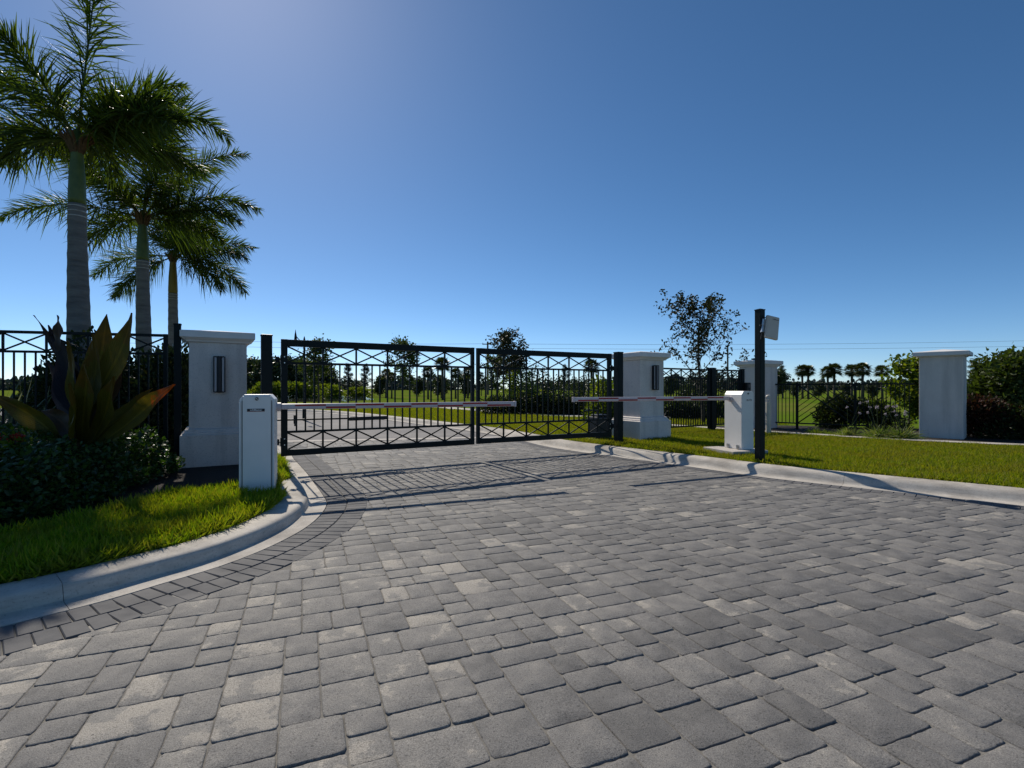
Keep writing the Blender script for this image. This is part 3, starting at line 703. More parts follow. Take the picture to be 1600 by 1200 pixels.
mb = MB(); mb.box((.196, .004, .53), (.02, .014, 1.04)); mb.box((-.196, .004, .53), (.02, .014, 1.04)); mb.build('corner_trim', M['whitepaint'], bx, .003)
pl = MB().box((-.010, -.006, .955), (.205, .006, .030)).build('name_strip', M['label_dark'], bx)
text_mesh('LiftMaster', .0285, M['text_white'], pl, (-.008, -.0098, .955), (math.radians(90), 0, 0), wide=1.22)
mb = MB(); mb.box((-.010, -.0055, .938), (.205, .005, .003)); mb.build('strip_edge', M['red'], pl)
mb = MB(); mb.tube([(0, -.004, 1.085), (0, -.014, 1.085)], .021, 16); mb.build('lock', M['label_grey'], bx); 
MB().box((.0, -.016, 1.085), (.03, .004, .006), ry=.6).build('lock_slot', M['whitepaint'], bx)
MB().box((0, .2, -.04), (.56, .54, .10)).build('foundation', M['pad'], bx)
mb = MB(); mb.tube([(.204, .30, .98), (.26, .30, .98)], .05, 14); mb.build('arm_hub', M['armwhite'], bx)
# right machine, its narrow face to the camera's right
s = Vector((.05, -.52)).normalized()
rz2 = math.radians(17.0)
c1 = Vector((4.02, 9.05)); fx = Vector((math.cos(rz2), math.sin(rz2))); bk = Vector((-math.sin(rz2), math.cos(rz2)))
o_ = c1 + fx * .14
b2 = thing('barrier_machine', 'white barrier cabinet on a concrete pad in the right lawn, grey lettering', 'barrier machine', (o_.x + .03, o_.y, .215), rz2, 'white barrier cabinets'); b2.scale = (.93, .93, .98)
poly = [(-.14, 0), (.14, 0), (.14, 1.02), (.11, 1.06), (-.09, 1.06), (-.14, .995)]
MB().prism(poly, 0, .47).build('cabinet', M['whitepaint'], b2, .005)
text_mesh('ELITE', .045, M['label_grey'], b2, (.035, -.003, .895), (math.radians(90), 0, 0), wide=1.15)
mb = MB(); mb.tube([(.01, -.001, 1.015), (.01, -.010, 1.015)], .017, 14); mb.build('lock', M['label_grey'], b2)
for yy in (.10, .36): 
    mb = MB(); mb.box((-.152, yy, .05), (.024, .05, .06)); mb.tube([(-.165, yy, .01), (-.165, yy, .08)], .012, 8); mb.build('anchor_bolt', M['steel'], b2)
mb = MB(); mb.tube([(-.139, .28, .905), (-.19, .28, .905)], .05, 14); mb.build('arm_hub', M['armwhite'], b2)
pd = thing('concrete_pad', 'low square concrete pad under the right barrier cabinet', 'pad', (o_.x, o_.y, .12), rz2)
MB().box((-.05, .22, .02), (.74, .80, .145)).build('slab', M['pad'], pd, .01)

def arm(label, p, q, group):
    p = Vector(p); q = Vector(q); L = (q - p).length; d = (q - p).normalized()
    r = thing('barrier_boom', label, 'barrier arm', p, math.atan2(d.y, d.x), group)
    tl = d.z; hh = .070; ww = .05
    rot = -math.asin(tl)
    def mk(c, dd): return MB().box(c, dd)
    o = mk((L / 2, 0, 0), (L, ww, hh)).build('bar', M['armwhite'], r, .014); o.rotation_euler.y = rot
    n = 8; sg = (L - .22) / n
    for k in range(n):
        zz = .0150 if k % 2 == 0 else -.0150
        for side in (-1, 1):
            o = mk((.16 + sg * (k + .5), side * (ww / 2 + .0008), zz), (sg, .0016, .023)).build('red_strip', M['red'], r); o.rotation_euler.y = rot
    o = mk((L + .012, 0, 0), (.03, ww + .010, hh + .010)).build('end_cap', M['armwhite'], r, .006); o.rotation_euler.y = rot
    return r
hub = bx.matrix_basis @ Vector((.26, .30, .98))
arm('red and white barrier arm reaching from the left cabinet across the gate', (hub.x, hub.y, 1.076), (.03, 7.47, 1.076), 'lowered barrier arms')
hub2 = b2.matrix_basis @ Vector((-.19, .28, .905))
arm('red and white barrier arm reaching from the right cabinet past the pillar', (hub2.x, hub2.y, 1.122), (.968, 7.99, 1.128), 'lowered barrier arms')

# card reader post
rp = thing('reader_post', 'slim black post by the right kerb that carries a pale reader panel', 'post', (3.94, 8.14, .12), math.radians(25))
MB().box((0, 0, 1.16), (.108, .108, 2.54)).build('shaft', M['black'], rp, .006)
MB().loft_sq([(.058, .058, 2.42), (.058, .058, 2.435), (.01, .01, 2.45)]).build('post_cap', M['black'], rp)
rd = thing('card_reader', 'pale flat reader panel tilted on the side of the slim black post', 'card reader', (4.085, 8.05, 2.255), math.radians(-4)); rd.scale = (1.12, 1, 1.04)
rd.rotation_euler = (math.radians(-8), math.radians(11), math.radians(10))
MB().box((0, 0, 0), (.20, .05, .36)).build('panel', M['cream'], rd, .016)
MB().box((0, -.0255, 0), (.172, .003, .33)).build('face_plate', M['cream'], rd, .001)
text_mesh('LiftMaster', .026, M['label_grey'], rd, (.035, -.0285, .128), (math.radians(90), 0, 0), wide=.95)
mb = MB(); mb.box((-.10, .05, .07), (.08, .06, .10)); mb.box((-.11, .05, -.03), (.05, .05, .12)); mb.build('bracket', M['steel'], rd, .004)
mb = MB(); mb.tube([(-.16, .05, .15), (-.05, .04, .15)], .008, 8); mb.tube([(-.16, .05, .015), (-.05, .04, .015)], .010, 8); mb.tube([(-.115, .05, -.08), (-.125, .05, -.20)], .009, 8); mb.build('strut', M['darkbox'], rd)

# bollard light
bo = thing('bollard_light', 'beige bollard light with louvred head behind the card reader post', 'bollard', (6.55, 13.08, .13))
MB().tube([(0, 0, -.05), (0, 0, .82)], .063, 20).build('shaft', M['bollard'], bo, smooth=False)
mb = MB()
for k in range(3):
    a = k * 2.1 + 2.6; mb.tube([(.052 * math.cos(a), .052 * math.sin(a), .82), (.052 * math.cos(a), .052 * math.sin(a), .95)], .009, 8)
mb.build('strut', M['bollard'], bo)
mb = MB(); mb.tube([(0, 0, .95), (0, 0, .975), (0, 0, 1.0), (0, 0, 1.01)], [.063, .063, .045, .01], 20); mb.build('cap', M['bollard'], bo)
mb = MB(); mb.tube([(0, 0, .875), (0, 0, .885)], .058, 20); mb.build('louvre', M['bollard'], bo)

# street lamp behind gate, poles, wires
def pole(name, label, x, y, h, r0, cross=0, group=None):
    r = thing(name, label, 'pole', (x, y, .1), 0, group)
    MB().tube([(0, 0, -.2), (0, 0, h)], [r0, r0 * .7], 8).build('shaft', M['wood'], r)
    if cross: MB().box((0, 0, h - .5), (cross, .12, .12)).build('cross_arm', M['wood'], r)
    if cross:
        mb = MB()
        for sx in (-.45, .0, .45): mb.tube([(sx * cross, 0, h - .44), (sx * cross, 0, h - .2)], .06, 6)
        mb.build('insulator', M['wood'], r)
    return r
ly = 21.0; lx = at(475.5, ly); 
sl_ = thing('street_lamp', 'tall black street lamp with curved arm and hanging lantern behind the left gate leaf', 'street lamp', (lx, ly, .1))
MB().tube([(0, 0, -.1), (0, 0, .5), (0, 0, .55), (0, 0, 3.22), (0, 0, 3.34)], [.08, .07, .048, .040, .01], 10).build('pole', M['black'], sl_)
pts = [(0, 0, 3.1)] + [(-.36 * math.sin(a) , 0, 3.1 + .16 * (1 - math.cos(2 * a)) * .9) for a in np.linspace(.15, 1.57, 8)]
MB().tube(pts, .018, 6).build('arm', M['black'], sl_)
MB().tube([(-.36, 0, 3.62), (-.36, 0, 3.5), (-.36, 0, 3.40), (-.36, 0, 3.22), (-.36, 0, 3.16), (-.36, 0, 3.04)], [.005, .022, .04, .055, .09, .03], 10).build('lantern', M['black'], sl_)
def P3(px, yy, h): return (at(px, yy), yy, h)
pole('utility_pole', 'wooden utility pole with a cross arm beside the oak in the gap of the gate', at(762, 95), 95, 9.9, .22, 2.0)
pole('utility_pole', 'distant thin pole rising through the leafy tree on the right', at(1137, 60), 60, 6.2, .13, 0)
pole('utility_pole', 'distant utility pole with cross arms seen above the left fence', at(192, 90), 90, 10.9, .2, 1.8)
pole('utility_pole', 'far utility pole past the plain white pillar at the right edge', at(1660, 120), 120, 13.0, .2, 2)
for k, (pa, pb, lab) in enumerate([
        (P3(762, 95, 9.6), P3(180, 90, 10.5), 'upper power line sagging from the utility pole towards the left'),
        (P3(762, 95, 8.8), P3(180, 90, 9.4), 'lower power line sagging from the utility pole towards the left'),
        (P3(762, 95, 9.6), P3(1660, 120, 12.7), 'upper power line running from the utility pole above the right pillars'),
        (P3(762, 95, 8.8), P3(1660, 120, 11.4), 'lower power line running from the utility pole above the right pillars')]):
    a = Vector(pa); b_ = Vector(pb); mb = MB()
    mb.tube([a.lerp(b_, t) - Vector((0, 0, 4 * .5 * t * (1 - t))) for t in np.linspace(0, 1, 25)], .022, 4)
    tag(mb.build('power_line', M['wire']), lab, 'power line', 'power lines')

# ------------------------------------------------------------------ vegetation builders
def frond_geo(rng, org, d0, L, sag, n_st=74, whorl=5, leaf=.62, twist=1.0):
    """one foxtail frond: curved midrib with leaflets all round it; returns midrib points, leaflet strips"""
    org = np.array(org, float); d = unit(np.array(d0, float)); pts = [org]; dirs = [d]; st = 24; ds = L / st
    for i in range(st):
        d = unit(d + np.array([0, 0, -sag * ds * (0.35 + 1.3 * i / st)])); pts.append(pts[-1] + d * ds); dirs.append(d)
    pts = np.array(pts); dirs = np.array(dirs)
    s = np.linspace(.13, 1.0, n_st) * st; i0 = np.minimum(s.astype(int), st - 1); fr = (s - i0)[:, None]
    B = pts[i0] * (1 - fr) + pts[i0 + 1] * fr; D = dirs[i0]; tt = s / st
    base = []; dd = []; ll = []
    for k in range(whorl):
        a = rng.uniform(0, 2 * np.pi, n_st)
        side = unit(np.cross(D, np.array([0, 0, 1.0]) + .001)); up = np.cross(side, D)
        rad = side * np.cos(a)[:, None] * 1.15 + up * np.sin(a)[:, None] * .8
        fwd = .45 + .55 * tt[:, None] + rng.normal(0, .12, (n_st, 1))
        base.append(B + rng.normal(0, .006, B.shape)); dd.append(unit(rad + D * fwd))
        ll.append(leaf * np.clip(np.sin(np.pi * np.clip(tt * .80 + .16, 0, 1)), .25, 1) * rng.uniform(.7, 1.25, n_st))
    base = np.concatenate(base); dd = np.concatenate(dd); ll = np.concatenate(ll)
    nr = unit(np.cross(dd, rand_dirs(rng, len(dd))))
    return pts, blades(base, dd, nr, ll, .031, 0, [.55, 1, .75, .08], droop=rng.uniform(.04, .42, len(ll)))
def foxtail(label, x, y, z_crown, r_base, r_top, shaft_len, fronds, seed, shaft_mat, nfr=10, Lf=2.4, leaf=.62):
    rng = np.random.default_rng(seed); r = thing('foxtail_palm', label, 'palm tree', (x, y, 0), 0, 'foxtail palms behind the left fence')
    zt = z_crown - shaft_len
    zs = np.linspace(-.1, zt, 46); rad = []
    for i, z in enumerate(zs):
        t = z / zt; b = r_base * (1 + .12 * math.exp(-t * 9)) * (1 - t) + r_top * t + .018 * math.sin(min(1, t * 1.15) * math.pi)
        rad.append(b + (.006 if i % 3 == 0 else 0))
    MB().tube([(.02 * math.sin(z * .9), 0, z) for z in zs], rad, 22).build('trunk', M['palm_trunk'], r, smooth=True)
    for k in range(3): 
        z = zt - .05 - k * .10
        MB().tube([(0.02 * math.sin(z * .9), 0, z - .010), (0.02 * math.sin(z * .9), 0, z + .010)], r_top * 1.07, 22).build('leaf_scar', M['scar'], r)
    x0 = .02 * math.sin(zt * .9)
    MB().tube([(x0, 0, zt), (x0, 0, zt + .10), (x0, 0, zt + shaft_len * .45), (x0, 0, zt + shaft_len * .85), (x0, 0, z_crown + .25)], [r_top * .98, r_top * 1.04, r_top * .93, r_top * .68, r_top * .42], 18).build('crownshaft', shaft_mat, r, smooth=True)
    mb = MB()
    for k in range(16):
        a = k * 2.4; p = Vector((x0 + math.cos(a) * r_top * .5, math.sin(a) * r_top * .5, z_crown - .22)); 
        mb.tube([p, p + Vector((math.cos(a) * .1, math.sin(a) * .1, .22)), p + Vector((math.cos(a) * .22, math.sin(a) * .22, .34))], [.035, .03, .018], 5)
    mb.build('frond_sheath', M['fibre'], r)
    specs = list(fronds)
    for k in range(nfr):
        a = k * 2.399 + seed; el = rng.uniform(-.05, 1.15); specs.append((math.cos(a) * math.cos(el), math.sin(a) * math.cos(el), math.sin(el), Lf * rng.uniform(.85, 1.05), rng.uniform(.28, .55)))
    for dx, dy, dz, L, sag in specs:
        pts, (v, q) = frond_geo(rng, (x0, 0, z_crown), (dx, dy, dz), L, sag, leaf=leaf)
        fo = np_mesh('frond', v, q, M['frond'], r)
        MB().tube([tuple(p) for p in pts[::2]], list(np.linspace(.030, .005, len(pts[::2]))), 5).build('midrib', M['rachis'], fo)
    return r
#          dx,  dy,  dz,  length, sag   (crown high above the fence, some right-hand fronds of the nearest palm added to shade the kerb)
foxtail('tallest nearest palm at the far left with thick grey trunk and green crownshaft', at(122, 10.3), 10.3, 6.25, .200, .145, 1.25,
        [(.02, .10, 1.0, 4.3, .04), (-.62, .05, .78, 3.5, .40), (-.92, .1, .40, 3.2, .38), (-.75, .2, .25, 2.4, .42), (.42, .50, .84, 3.4, .48), (.66, .05, .42, 2.3, .40), (.90, -.28, .40, 2.5, .40), (.72, -.12, .62, 2.3, .5), (.45, .75, .45, 2.6, .36),
         (.2, .7, .6, 2.6, .5), (-.3, .7, .5, 2.6, .5), (-.25, -.3, .85, 2.4, .45), (.30, .45, .95, 2.9, .32)], 11, M['shaft'], 0, 2.3, .88)
foxtail('middle palm of the three beside the left fence with green crownshaft and drooping fronds', at(224, 15.8), 15.8, 6.55, .215, .165, 1.3,
        [(-0.97, -0.05, 0.30, 4.37, 0.19), (0.50, 0.15, 0.85, 3.86, 0.31), (0.85, 0.10, 0.48, 3.57, 0.29), (0.93, -0.05, 0.25, 3.18, 0.25), (0.35, -0.20, 0.95, 4.01, 0.31), (0.50, -0.40, 0.75, 2.68, 0.38), (-0.60, 0.20, 0.75, 3.30, 0.34), (0.12, 0.00, 1.00, 3.89, 0.13), (-0.30, -0.40, 0.70, 2.71, 0.42), (0.95, 0.10, 0.02, 2.48, 0.30), (-0.85, 0.20, 0.00, 2.71, 0.30), (0.25, 0.50, 0.90, 3.54, 0.25)], 23, M['shaft'], 1, 2.9, .90)
foxtail('smallest farthest palm of the three near the lantern pillar with yellowish crownshaft', at(271, 21.0), 21.0, 6.7, .20, .165, 1.5,
        [(0.95, -0.10, 0.28, 3.27, 0.25), (0.80, -0.20, -0.15, 2.87, 0.36), (-0.95, 0.10, 0.15, 3.78, 0.24), (0.60, 0.00, 0.80, 3.18, 0.34), (-0.60, 0.00, 0.75, 3.42, 0.34), (0.10, 0.00, 1.00, 3.30, 0.08), (0.90, 0.20, 0.50, 3.18, 0.27), (-0.60, -0.30, -0.35, 2.71, 0.34), (-0.30, 0.30, 0.90, 3.42, 0.25), (0.50, -0.50, 0.30, 2.58, 0.34)], 37, M['shaft_old'], 4, 3.2, .96)

def leaf_cloud(rng, C, n_each, spread, size, wid=.5, zb=-.3, prof=LEAF):
    n = len(C) * n_each; base = np.repeat(C, n_each, 0) + rng.normal(0, 1, (n, 3)) * spread
    return blades(base, rand_dirs(rng, n, zb, 1), rand_dirs(rng, n), size * rng.uniform(.6, 1.25, n), size * wid * rng.uniform(.8, 1.2, n), rng.uniform(-.3, .3, n), prof)
def broadleaf(name, label, cat, x, y, h, spread, mat, seed, limbs=9, twigs=7, clumps=3, per=9, leaf=.09, trunk_r=.05, first=.28, up=.9, group=None, z0=.1, cl=.11, stems=1, top=1.0):
    rng = np.random.default_rng(seed); r = thing(name, label, cat, (x, y, z0), rng.uniform(0, 6.28), group); mb = MB(); C = []
    for s_ in range(stems):
        ph = rng.uniform(0, 6.28); lean = (.12 if stems > 1 else .03) * h
        T = [Vector((math.sin(ph) * lean * t + .03 * h * math.sin(t * 4 + ph), math.cos(ph) * lean * t, h * .93 * t)) for t in np.linspace(0, 1, 8)]
        mb.tube(T, [trunk_r * (1 - .88 * t) + .006 for t in np.linspace(0, 1, 8)], 7)
        for k in range(limbs):
            t = first + (1 - first) * .96 * (k + rng.uniform(0, .7)) / limbs; f = t * 7; i = min(int(f), 6); p = T[i].lerp(T[i + 1], f - i)
            a = k * 2.4 + rng.uniform(-.5, .5); prof = math.sin(math.pi * min(1, (t - first) / (1.001 - first) * .72 + .25)) ** .8
            L = spread * prof * rng.uniform(.7, 1.15) * top ** (t * 2)
            d = Vector((math.cos(a), math.sin(a), up * rng.uniform(.5, 1.2) * (.6 + .7 * t))).normalized()
            q = [p]; 
            for m in range(4): d = (d + Vector((rng.normal(0, .16), rng.normal(0, .16), .10 + rng.normal(0, .1)))).normalized(); q.append(q[-1] + d * L / 4)
            r0 = trunk_r * (.42 * (1 - t) + .12); mb.tube(q, [r0, r0 * .75, r0 * .5, r0 * .32, .004], 5, cap=False)
            for m in range(twigs):
                f2 = rng.uniform(.25, 1) * 4; i2 = min(int(f2), 3); b = q[i2].lerp(q[i2 + 1], f2 - i2)
                dd = (d + Vector(rng.normal(0, .75, 3))).normalized(); l2 = L * rng.uniform(.18, .42); e = b + dd * l2
                mb.tube([b, b.lerp(e, .5) + Vector(rng.normal(0, .02, 3)), e], [.006, .004, .002], 3, cap=False)
                for c in range(clumps): C.append(b.lerp(e, (c + 1) / clumps))
    mb.build('trunk', M['bark'], r)
    v, q = leaf_cloud(rng, np.array([tuple(c) for c in C]), per, cl, leaf); np_mesh('crown', v, q, mat, r); return r
def place(proto, label, x, y, sc, rz, group=None, z0=.1, sz=None):
    c = copy_tree(proto); c.location = (x, y, z0); c.scale = (sc, sc, sz or sc); c.rotation_euler.z = rz; c['label'] = label
    if group: c['group'] = group
    return c
def pine(label, x, y, h, seed, group, name='pine_tree'):
    rng = np.random.default_rng(seed); r = thing(name, label, 'pine tree', (x, y, .1), 0, group); mb = MB()
    T = [Vector((.02 * h * math.sin(t * 5 + seed), .015 * h * math.cos(t * 4), h * t)) for t in np.linspace(0, 1, 9)]; mb.tube(T, [.020 * h * (1 - .9 * t) + .01 for t in np.linspace(0, 1, 9)], 6); C = []
    nb = 26
    for k in range(nb):
        t = .22 + .76 * (k / nb); f = t * 8; i = min(int(f), 7); p = T[i].lerp(T[i + 1], f - i); a = k * 2.4 + rng.uniform(-.4, .4)
        L = h * .26 * (1 - t) ** .6 * rng.uniform(.35, 1.2) + .08 * h * .4; d = Vector((math.cos(a), math.sin(a), rng.uniform(.0, .6))); e = p + d.normalized() * L
        mb.tube([p, p.lerp(e, .5) - Vector((0, 0, L * .05)), e], [.006 * h, .004 * h, .003], 4, cap=False)
        for c in np.linspace(.45, 1, 4): C.append(p.lerp(e, c))
    C.append(T[-1]); mb.build('trunk', M['bark'], r)
    C = np.array([tuple(c) for c in C]); v, q = leaf_cloud(rng, C, 26, h * .022, h * .055, .16, -.1, NEEDLE); np_mesh('crown', v, q, M['pine'], r); return r
def sabal(label, x, y, h, rc, seed, group, name='fan_palm'):
    rng = np.random.default_rng(seed); r = thing(name, label, 'fan palm', (x, y, .1), rng.uniform(0, 6), group)
    MB().tube([(0, 0, -.1), (.03, 0, h * .4), (.05, .02, h)], [.13, .11, .12], 9).build('trunk', M['bark'], r, smooth=True)
    parts = []; mb = MB(); n = 34
    for k in range(n):
        a = k * 2.4; el = math.asin(max(-.75, min(.98, -.72 + 1.7 * (k + .5) / n))); d = np.array([math.cos(a) * math.cos(el), math.sin(a) * math.cos(el), math.sin(el)])
        L = rc * rng.uniform(.42, .55); o = np.array([.05, .02, h]); e = o + d * L + np.array([0, 0, -.06 * rc]); mb.tube([tuple(o), tuple((o + e) / 2 + np.array([0, 0, .05 * rc])), tuple(e)], [.02, .014, .01], 4, cap=False)
        m = 26; sd = unit(np.cross(d, [0, 0, 1.0])); up = np.cross(sd, d); an = np.linspace(-1.9, 1.9, m)
        dd = d[None] * np.cos(an)[:, None] + sd[None] * np.sin(an)[:, None] + up[None] * .15
        parts.append(blades(np.repeat(e[None], m, 0), dd, np.repeat(up[None], m, 0), rc * .5 * rng.uniform(.8, 1.1, m), .055 * rc, 0, [.3, 1, .7, .1], droop=.35))
    mb.build('leaf_stems', M['rachis'], r)
    v, q = join(parts); np_mesh('crown', v, q, M['sabal'], r); return r
def shrub(name, label, cat, x, y, z0, rx, ry, h, mat, seed, n=2500, leaf=.06, group=None, wid=.5, zb=-.2, lump=7, prof=LEAF):
    rng = np.random.default_rng(seed); r = thing(name, label, cat, (x, y, z0), 0, group)
    cs = rand_dirs(rng, lump, -.1, 1) * np.array([rx, ry, h]) * .55; cs[:, 2] = np.abs(cs[:, 2]) + h * .12
    d = rand_dirs(rng, n); k = rng.integers(0, lump, n); rad = rng.uniform(.25, 1.0, n) ** .5
    P = cs[k] + d * rad[:, None] * np.array([rx, ry, h * .8])[None] * .5; P[:, 2] = np.abs(P[:, 2])
    ld = unit(d + rand_dirs(rng, n) * .8 + np.array([0, 0, .3]))
    v, q = blades(P, ld, unit(rand_dirs(rng, n) + np.array([0, 0, .8])), leaf * rng.uniform(.6, 1.3, n), leaf * wid, rng.uniform(-.3, .3, n), prof)
    np_mesh('foliage', v, q, mat, r)
    mb = MB()
    for c in cs: mb.tube([(c[0] * .1, c[1] * .1, -.05), (c[0] * .5, c[1] * .5, c[2] * .5), tuple(c)], [.016, .012, .005], 5)
    mb.build('stems', M['bark'], r); return r

# ------------------------------------------------------------------ left bed: broad leaved plants, ground cover, flowers
BIG = [.26, .50, .84, 1.0, .97, .78, .42, .02]
def ti_plant(label, x, y, z0, leaves, seed):
    rng = np.random.default_rng(seed); r = thing('broad_leaf_plant', label, 'plant', (x, y, z0), 0, 'broad leaved plants in the left bed')
    MB().tube([(0, 0, -.1), (.02, 0, .25), (0, .0, .55)], [.06, .05, .045], 10).build('stem', M['fibre'], r)
    for (bx_, bz, tx, tz, ty, wd, sag, mk) in leaves:
        p0 = Vector((bx_, 0, bz)); p1 = Vector((tx, ty, tz)); L = (p1 - p0).length; d = (p1 - p0).normalized()
        face = Vector((rng.normal(0, .22), -1, rng.normal(.25, .15))); side = d.cross(face).normalized(); nr = side.cross(d).normalized()
        S = 14; W = 7; vs = []; tone = []; across = []
        for i in range(S + 1):
            t = i / S; pw = np.interp(t, np.linspace(0, 1, 8), BIG) * wd * .56; c = p0 + d * L * t + nr * (-.10 * L * math.sin(t * 2.6)) + Vector((0, 0, -sag * L * (t * t - t) * -1 if False else 0)) + Vector((0, 0, sag * L * math.sin(math.pi * t)))
            for j in range(W):
                s = (j / (W - 1) - .5) * 2; fold = abs(s) * pw * .30 + .020 * math.sin(t * 13 + s * 2.5 + seed + wd * 90) * abs(s) + .03 * L * math.sin(t * 5 + wd * 50)
                vs.append(c + side * s * pw + nr * fold); tone.append(t); across.append(s)
        q = [(i * W + j, i * W + j + 1, (i + 1) * W + j + 1, (i + 1) * W + j) for i in range(S) for j in range(W - 1)]
        np_mesh('leaf', [tuple(v) for v in vs], q, M[mk], r, True, tone, across)
    return r
YB = 5.95; kx = YB / F
def lf(bpx, bpy, tpx, tpy, dy, wd, sag, mk, x0, z0):
    yy = YB + dy
    return (at(bpx, YB) - x0, H - (bpy - 607) * kx - z0, at(tpx, yy) - x0, H - (tpy - 607) * yy / F - z0, dy, wd, sag, mk)
x1 = at(118, YB); za_ = .22
ti_plant('big yellow green broad leaved plant with one orange tipped leaf before the left fence', x1, YB, za_, [
    lf(122, 690, 166, 490, .10, .30, 0, 'ti_green', x1, za_), lf(130, 660, 194, 488, -.15, .26, 0, 'ti_green', x1, za_), lf(118, 690, 133, 522, -.25, .27, 0, 'ti_green', x1, za_),
    lf(112, 690, 95, 534, -.35, .22, .0, 'ti_green', x1, za_), lf(116, 700, 92, 600, -.55, .25, .0, 'ti_green', x1, za_), lf(140, 700, 266, 600, -.35, .20, .03, 'ti_orange', x1, za_), lf(132, 695, 236, 606, .15, .17, .05, 'ti_green', x1, za_),
    lf(105, 705, -25, 618, -.3, .22, .08, 'ti_green', x1, za_), lf(124, 700, 118, 575, -.6, .24, 0, 'ti_green', x1, za_), lf(134, 700, 172, 590, -.5, .20, .03, 'ti_green', x1, za_), lf(126, 690, 150, 540, .3, .25, 0, 'ti_red', x1, za_), lf(128, 690, 185, 560, .35, .24, 0, 'ti_red', x1, za_), lf(112, 690, 62, 640, .2, .2, .1, 'ti_red', x1, za_)], 3)
x2 = at(75, YB + .25)
ti_plant('dark purple broad leaved plant with curled leaves and a brown bud, far left', x2, YB + .25, za_, [
    lf(100, 680, 12, 486, .2, .16, .0, 'ti_dark', x2, za_), lf(103, 670, 42, 502, .3, .20, .0, 'ti_dark', x2, za_), lf(100, 660, 60, 540, .45, .34, .0, 'ti_dark', x2, za_),
    lf(96, 680, 30, 560, .35, .25, .0, 'ti_dark', x2, za_), lf(104, 680, 84, 560, .5, .26, 0, 'ti_dark', x2, za_), lf(60, 545, 55, 484, .3, .105, .0, 'ti_red', x2, za_)], 5)
# ground cover, one leafy carpet
rng = np.random.default_rng(77)
bedc = [(-8.5, 2.5), (-6.4, 2.8), (-5.0, 3.45), (-4.25, 4.2), (-4.08, 4.95), (-4.3, 5.75), (-4.5, 6.5), (-4.55, 7.1), (-5.2, 7.65), (-9.5, 6.5)]
n = 110000; P = rng.uniform((-9.5, 2.4), (-3.6, 7.4), (n, 2)); P = P[inside(P, bedc)]
e = np.full(len(P), 9.0); bb = np.array(bedc)
for i in range(len(bb)):
    a = bb[i]; b_ = bb[(i + 1) % len(bb)]; t = np.clip(((P - a) @ (b_ - a)) / ((b_ - a) @ (b_ - a)), 0, 1); e = np.minimum(e, np.linalg.norm(P - a - t[:, None] * (b_ - a), axis=1))
hh = (.42 + .14 * np.clip((P[:, 1] - 4.2) / 2, 0, 1) + .10 * np.sin(P[:, 0] * 6 + np.cos(P[:, 1] * 5)) * np.cos(P[:, 1] * 7)) * np.clip(e / .32, .25, 1) ** .7
z = .1 + hh * rng.uniform(.25, 1.15, len(P)); d = rand_dirs(rng, len(P), -.2, .9)
v, q = blades(np.stack([P[:, 0], P[:, 1], z], 1), d, unit(rand_dirs(rng, len(P)) + np.array([0, 0, 1.2])), .062 * rng.uniform(.5, 1.3, len(P)), .034, rng.uniform(-.4, .2, len(P)), LEAF)
tag(np_mesh('ground_cover', v, q, M['cover']), 'dark glossy low ground cover shrubs filling the left planting bed', 'ground cover', None, 'stuff')
def ixora(label, px, py, yy, seed):
    x = at(px, yy); z = H - (py - 607) * yy / F; rng = np.random.default_rng(seed)
    r = thing('flowering_plant', label, 'flower', (x, yy, .1), 0, 'red flowering plants in the left bed'); hz = z - .1
    C = np.array([[0, 0, hz]]) + rng.normal(0, 1, (9, 3)) * np.array([.038, .038, .015])
    v, q = leaf_cloud(rng, C, 20, .018, .032, .6, .0); np_mesh('flower_head', v, q, M['flower'], r)
    v, q = leaf_cloud(rng, C - np.array([0, 0, .08]), 14, .06, .075, .45); np_mesh('leaves', v, q, M['shrub'], r)
    MB().tube([(0, 0, -.05), (0, 0, hz)], .01, 6).build('stem', M['bark'], r)
ixora('red flower cluster low in the bed at the far left edge', 24, 685, 5.35, 1)
ixora('small red flower tuft under the broad leaved plant', 138, 672, 6.1, 2)
ixora('orange red young leaves beside the broad leaved plant stem', 156, 664, 6.2, 3)

# behind the left fence
for k, (px, yy, rx, h, mk, lab) in enumerate([
        (215, 9.4, 1.3, 2.35, 'hedge', 'dense dark hedge bush behind the left fence right of the middle palm'), (150, 9.8, 1.2, 2.2, 'hedge', 'dark hedge bush behind the broad leaved plant and the left fence'),
        (262, 10.0, 1.0, 2.2, 'dark_tree', 'leafy green bush behind the left fence beside the tall slim post'), (95, 10.6, 1.1, 1.6, 'dark_tree', 'leafy green bush behind the purple plant and fence')]):
    shrub('hedge_bush', lab, 'bush', at(px, yy), yy, .1, rx, .8, h, M[mk], 200 + k, 8000, .10, 'bushes behind the left fence')
def tussock(name, label, x, y, z0, n, L, wid, mat, seed, spread=.5, group=None, droop=.5, cat='grass plant'):
    rng = np.random.default_rng(seed); r = thing(name, label, cat, (x, y, z0), 0, group)
    d = rand_dirs(rng, n, .25, 1); d[:, :2] *= 1.0
    b = np.concatenate([rng.normal(0, spread * .12, (n, 2)), np.zeros((n, 1))], 1)
    v, q = blades(b, d, unit(np.cross(d, rand_dirs(rng, n))), L * rng.uniform(.55, 1.1, n), wid, 0, [1, .95, .8, .5, .05], droop=droop * rng.uniform(.4, 1.2, n)); np_mesh('blades', v, q, mat, r); return r
M['silver'] = leaf_mat('pale_palm_leaf', [(.09, .11, .06), (.15, .17, .10), (.22, .23, .16)], .35, .4, (1.1, 1.15, .8))
tussock('clump_palm', 'pale feathery clump palm behind the fence at the far left edge', at(8, 8.6), 8.6, .1, 620, 2.0, .04, M['silver'], 5, 1.8, None, .5, 'palm')
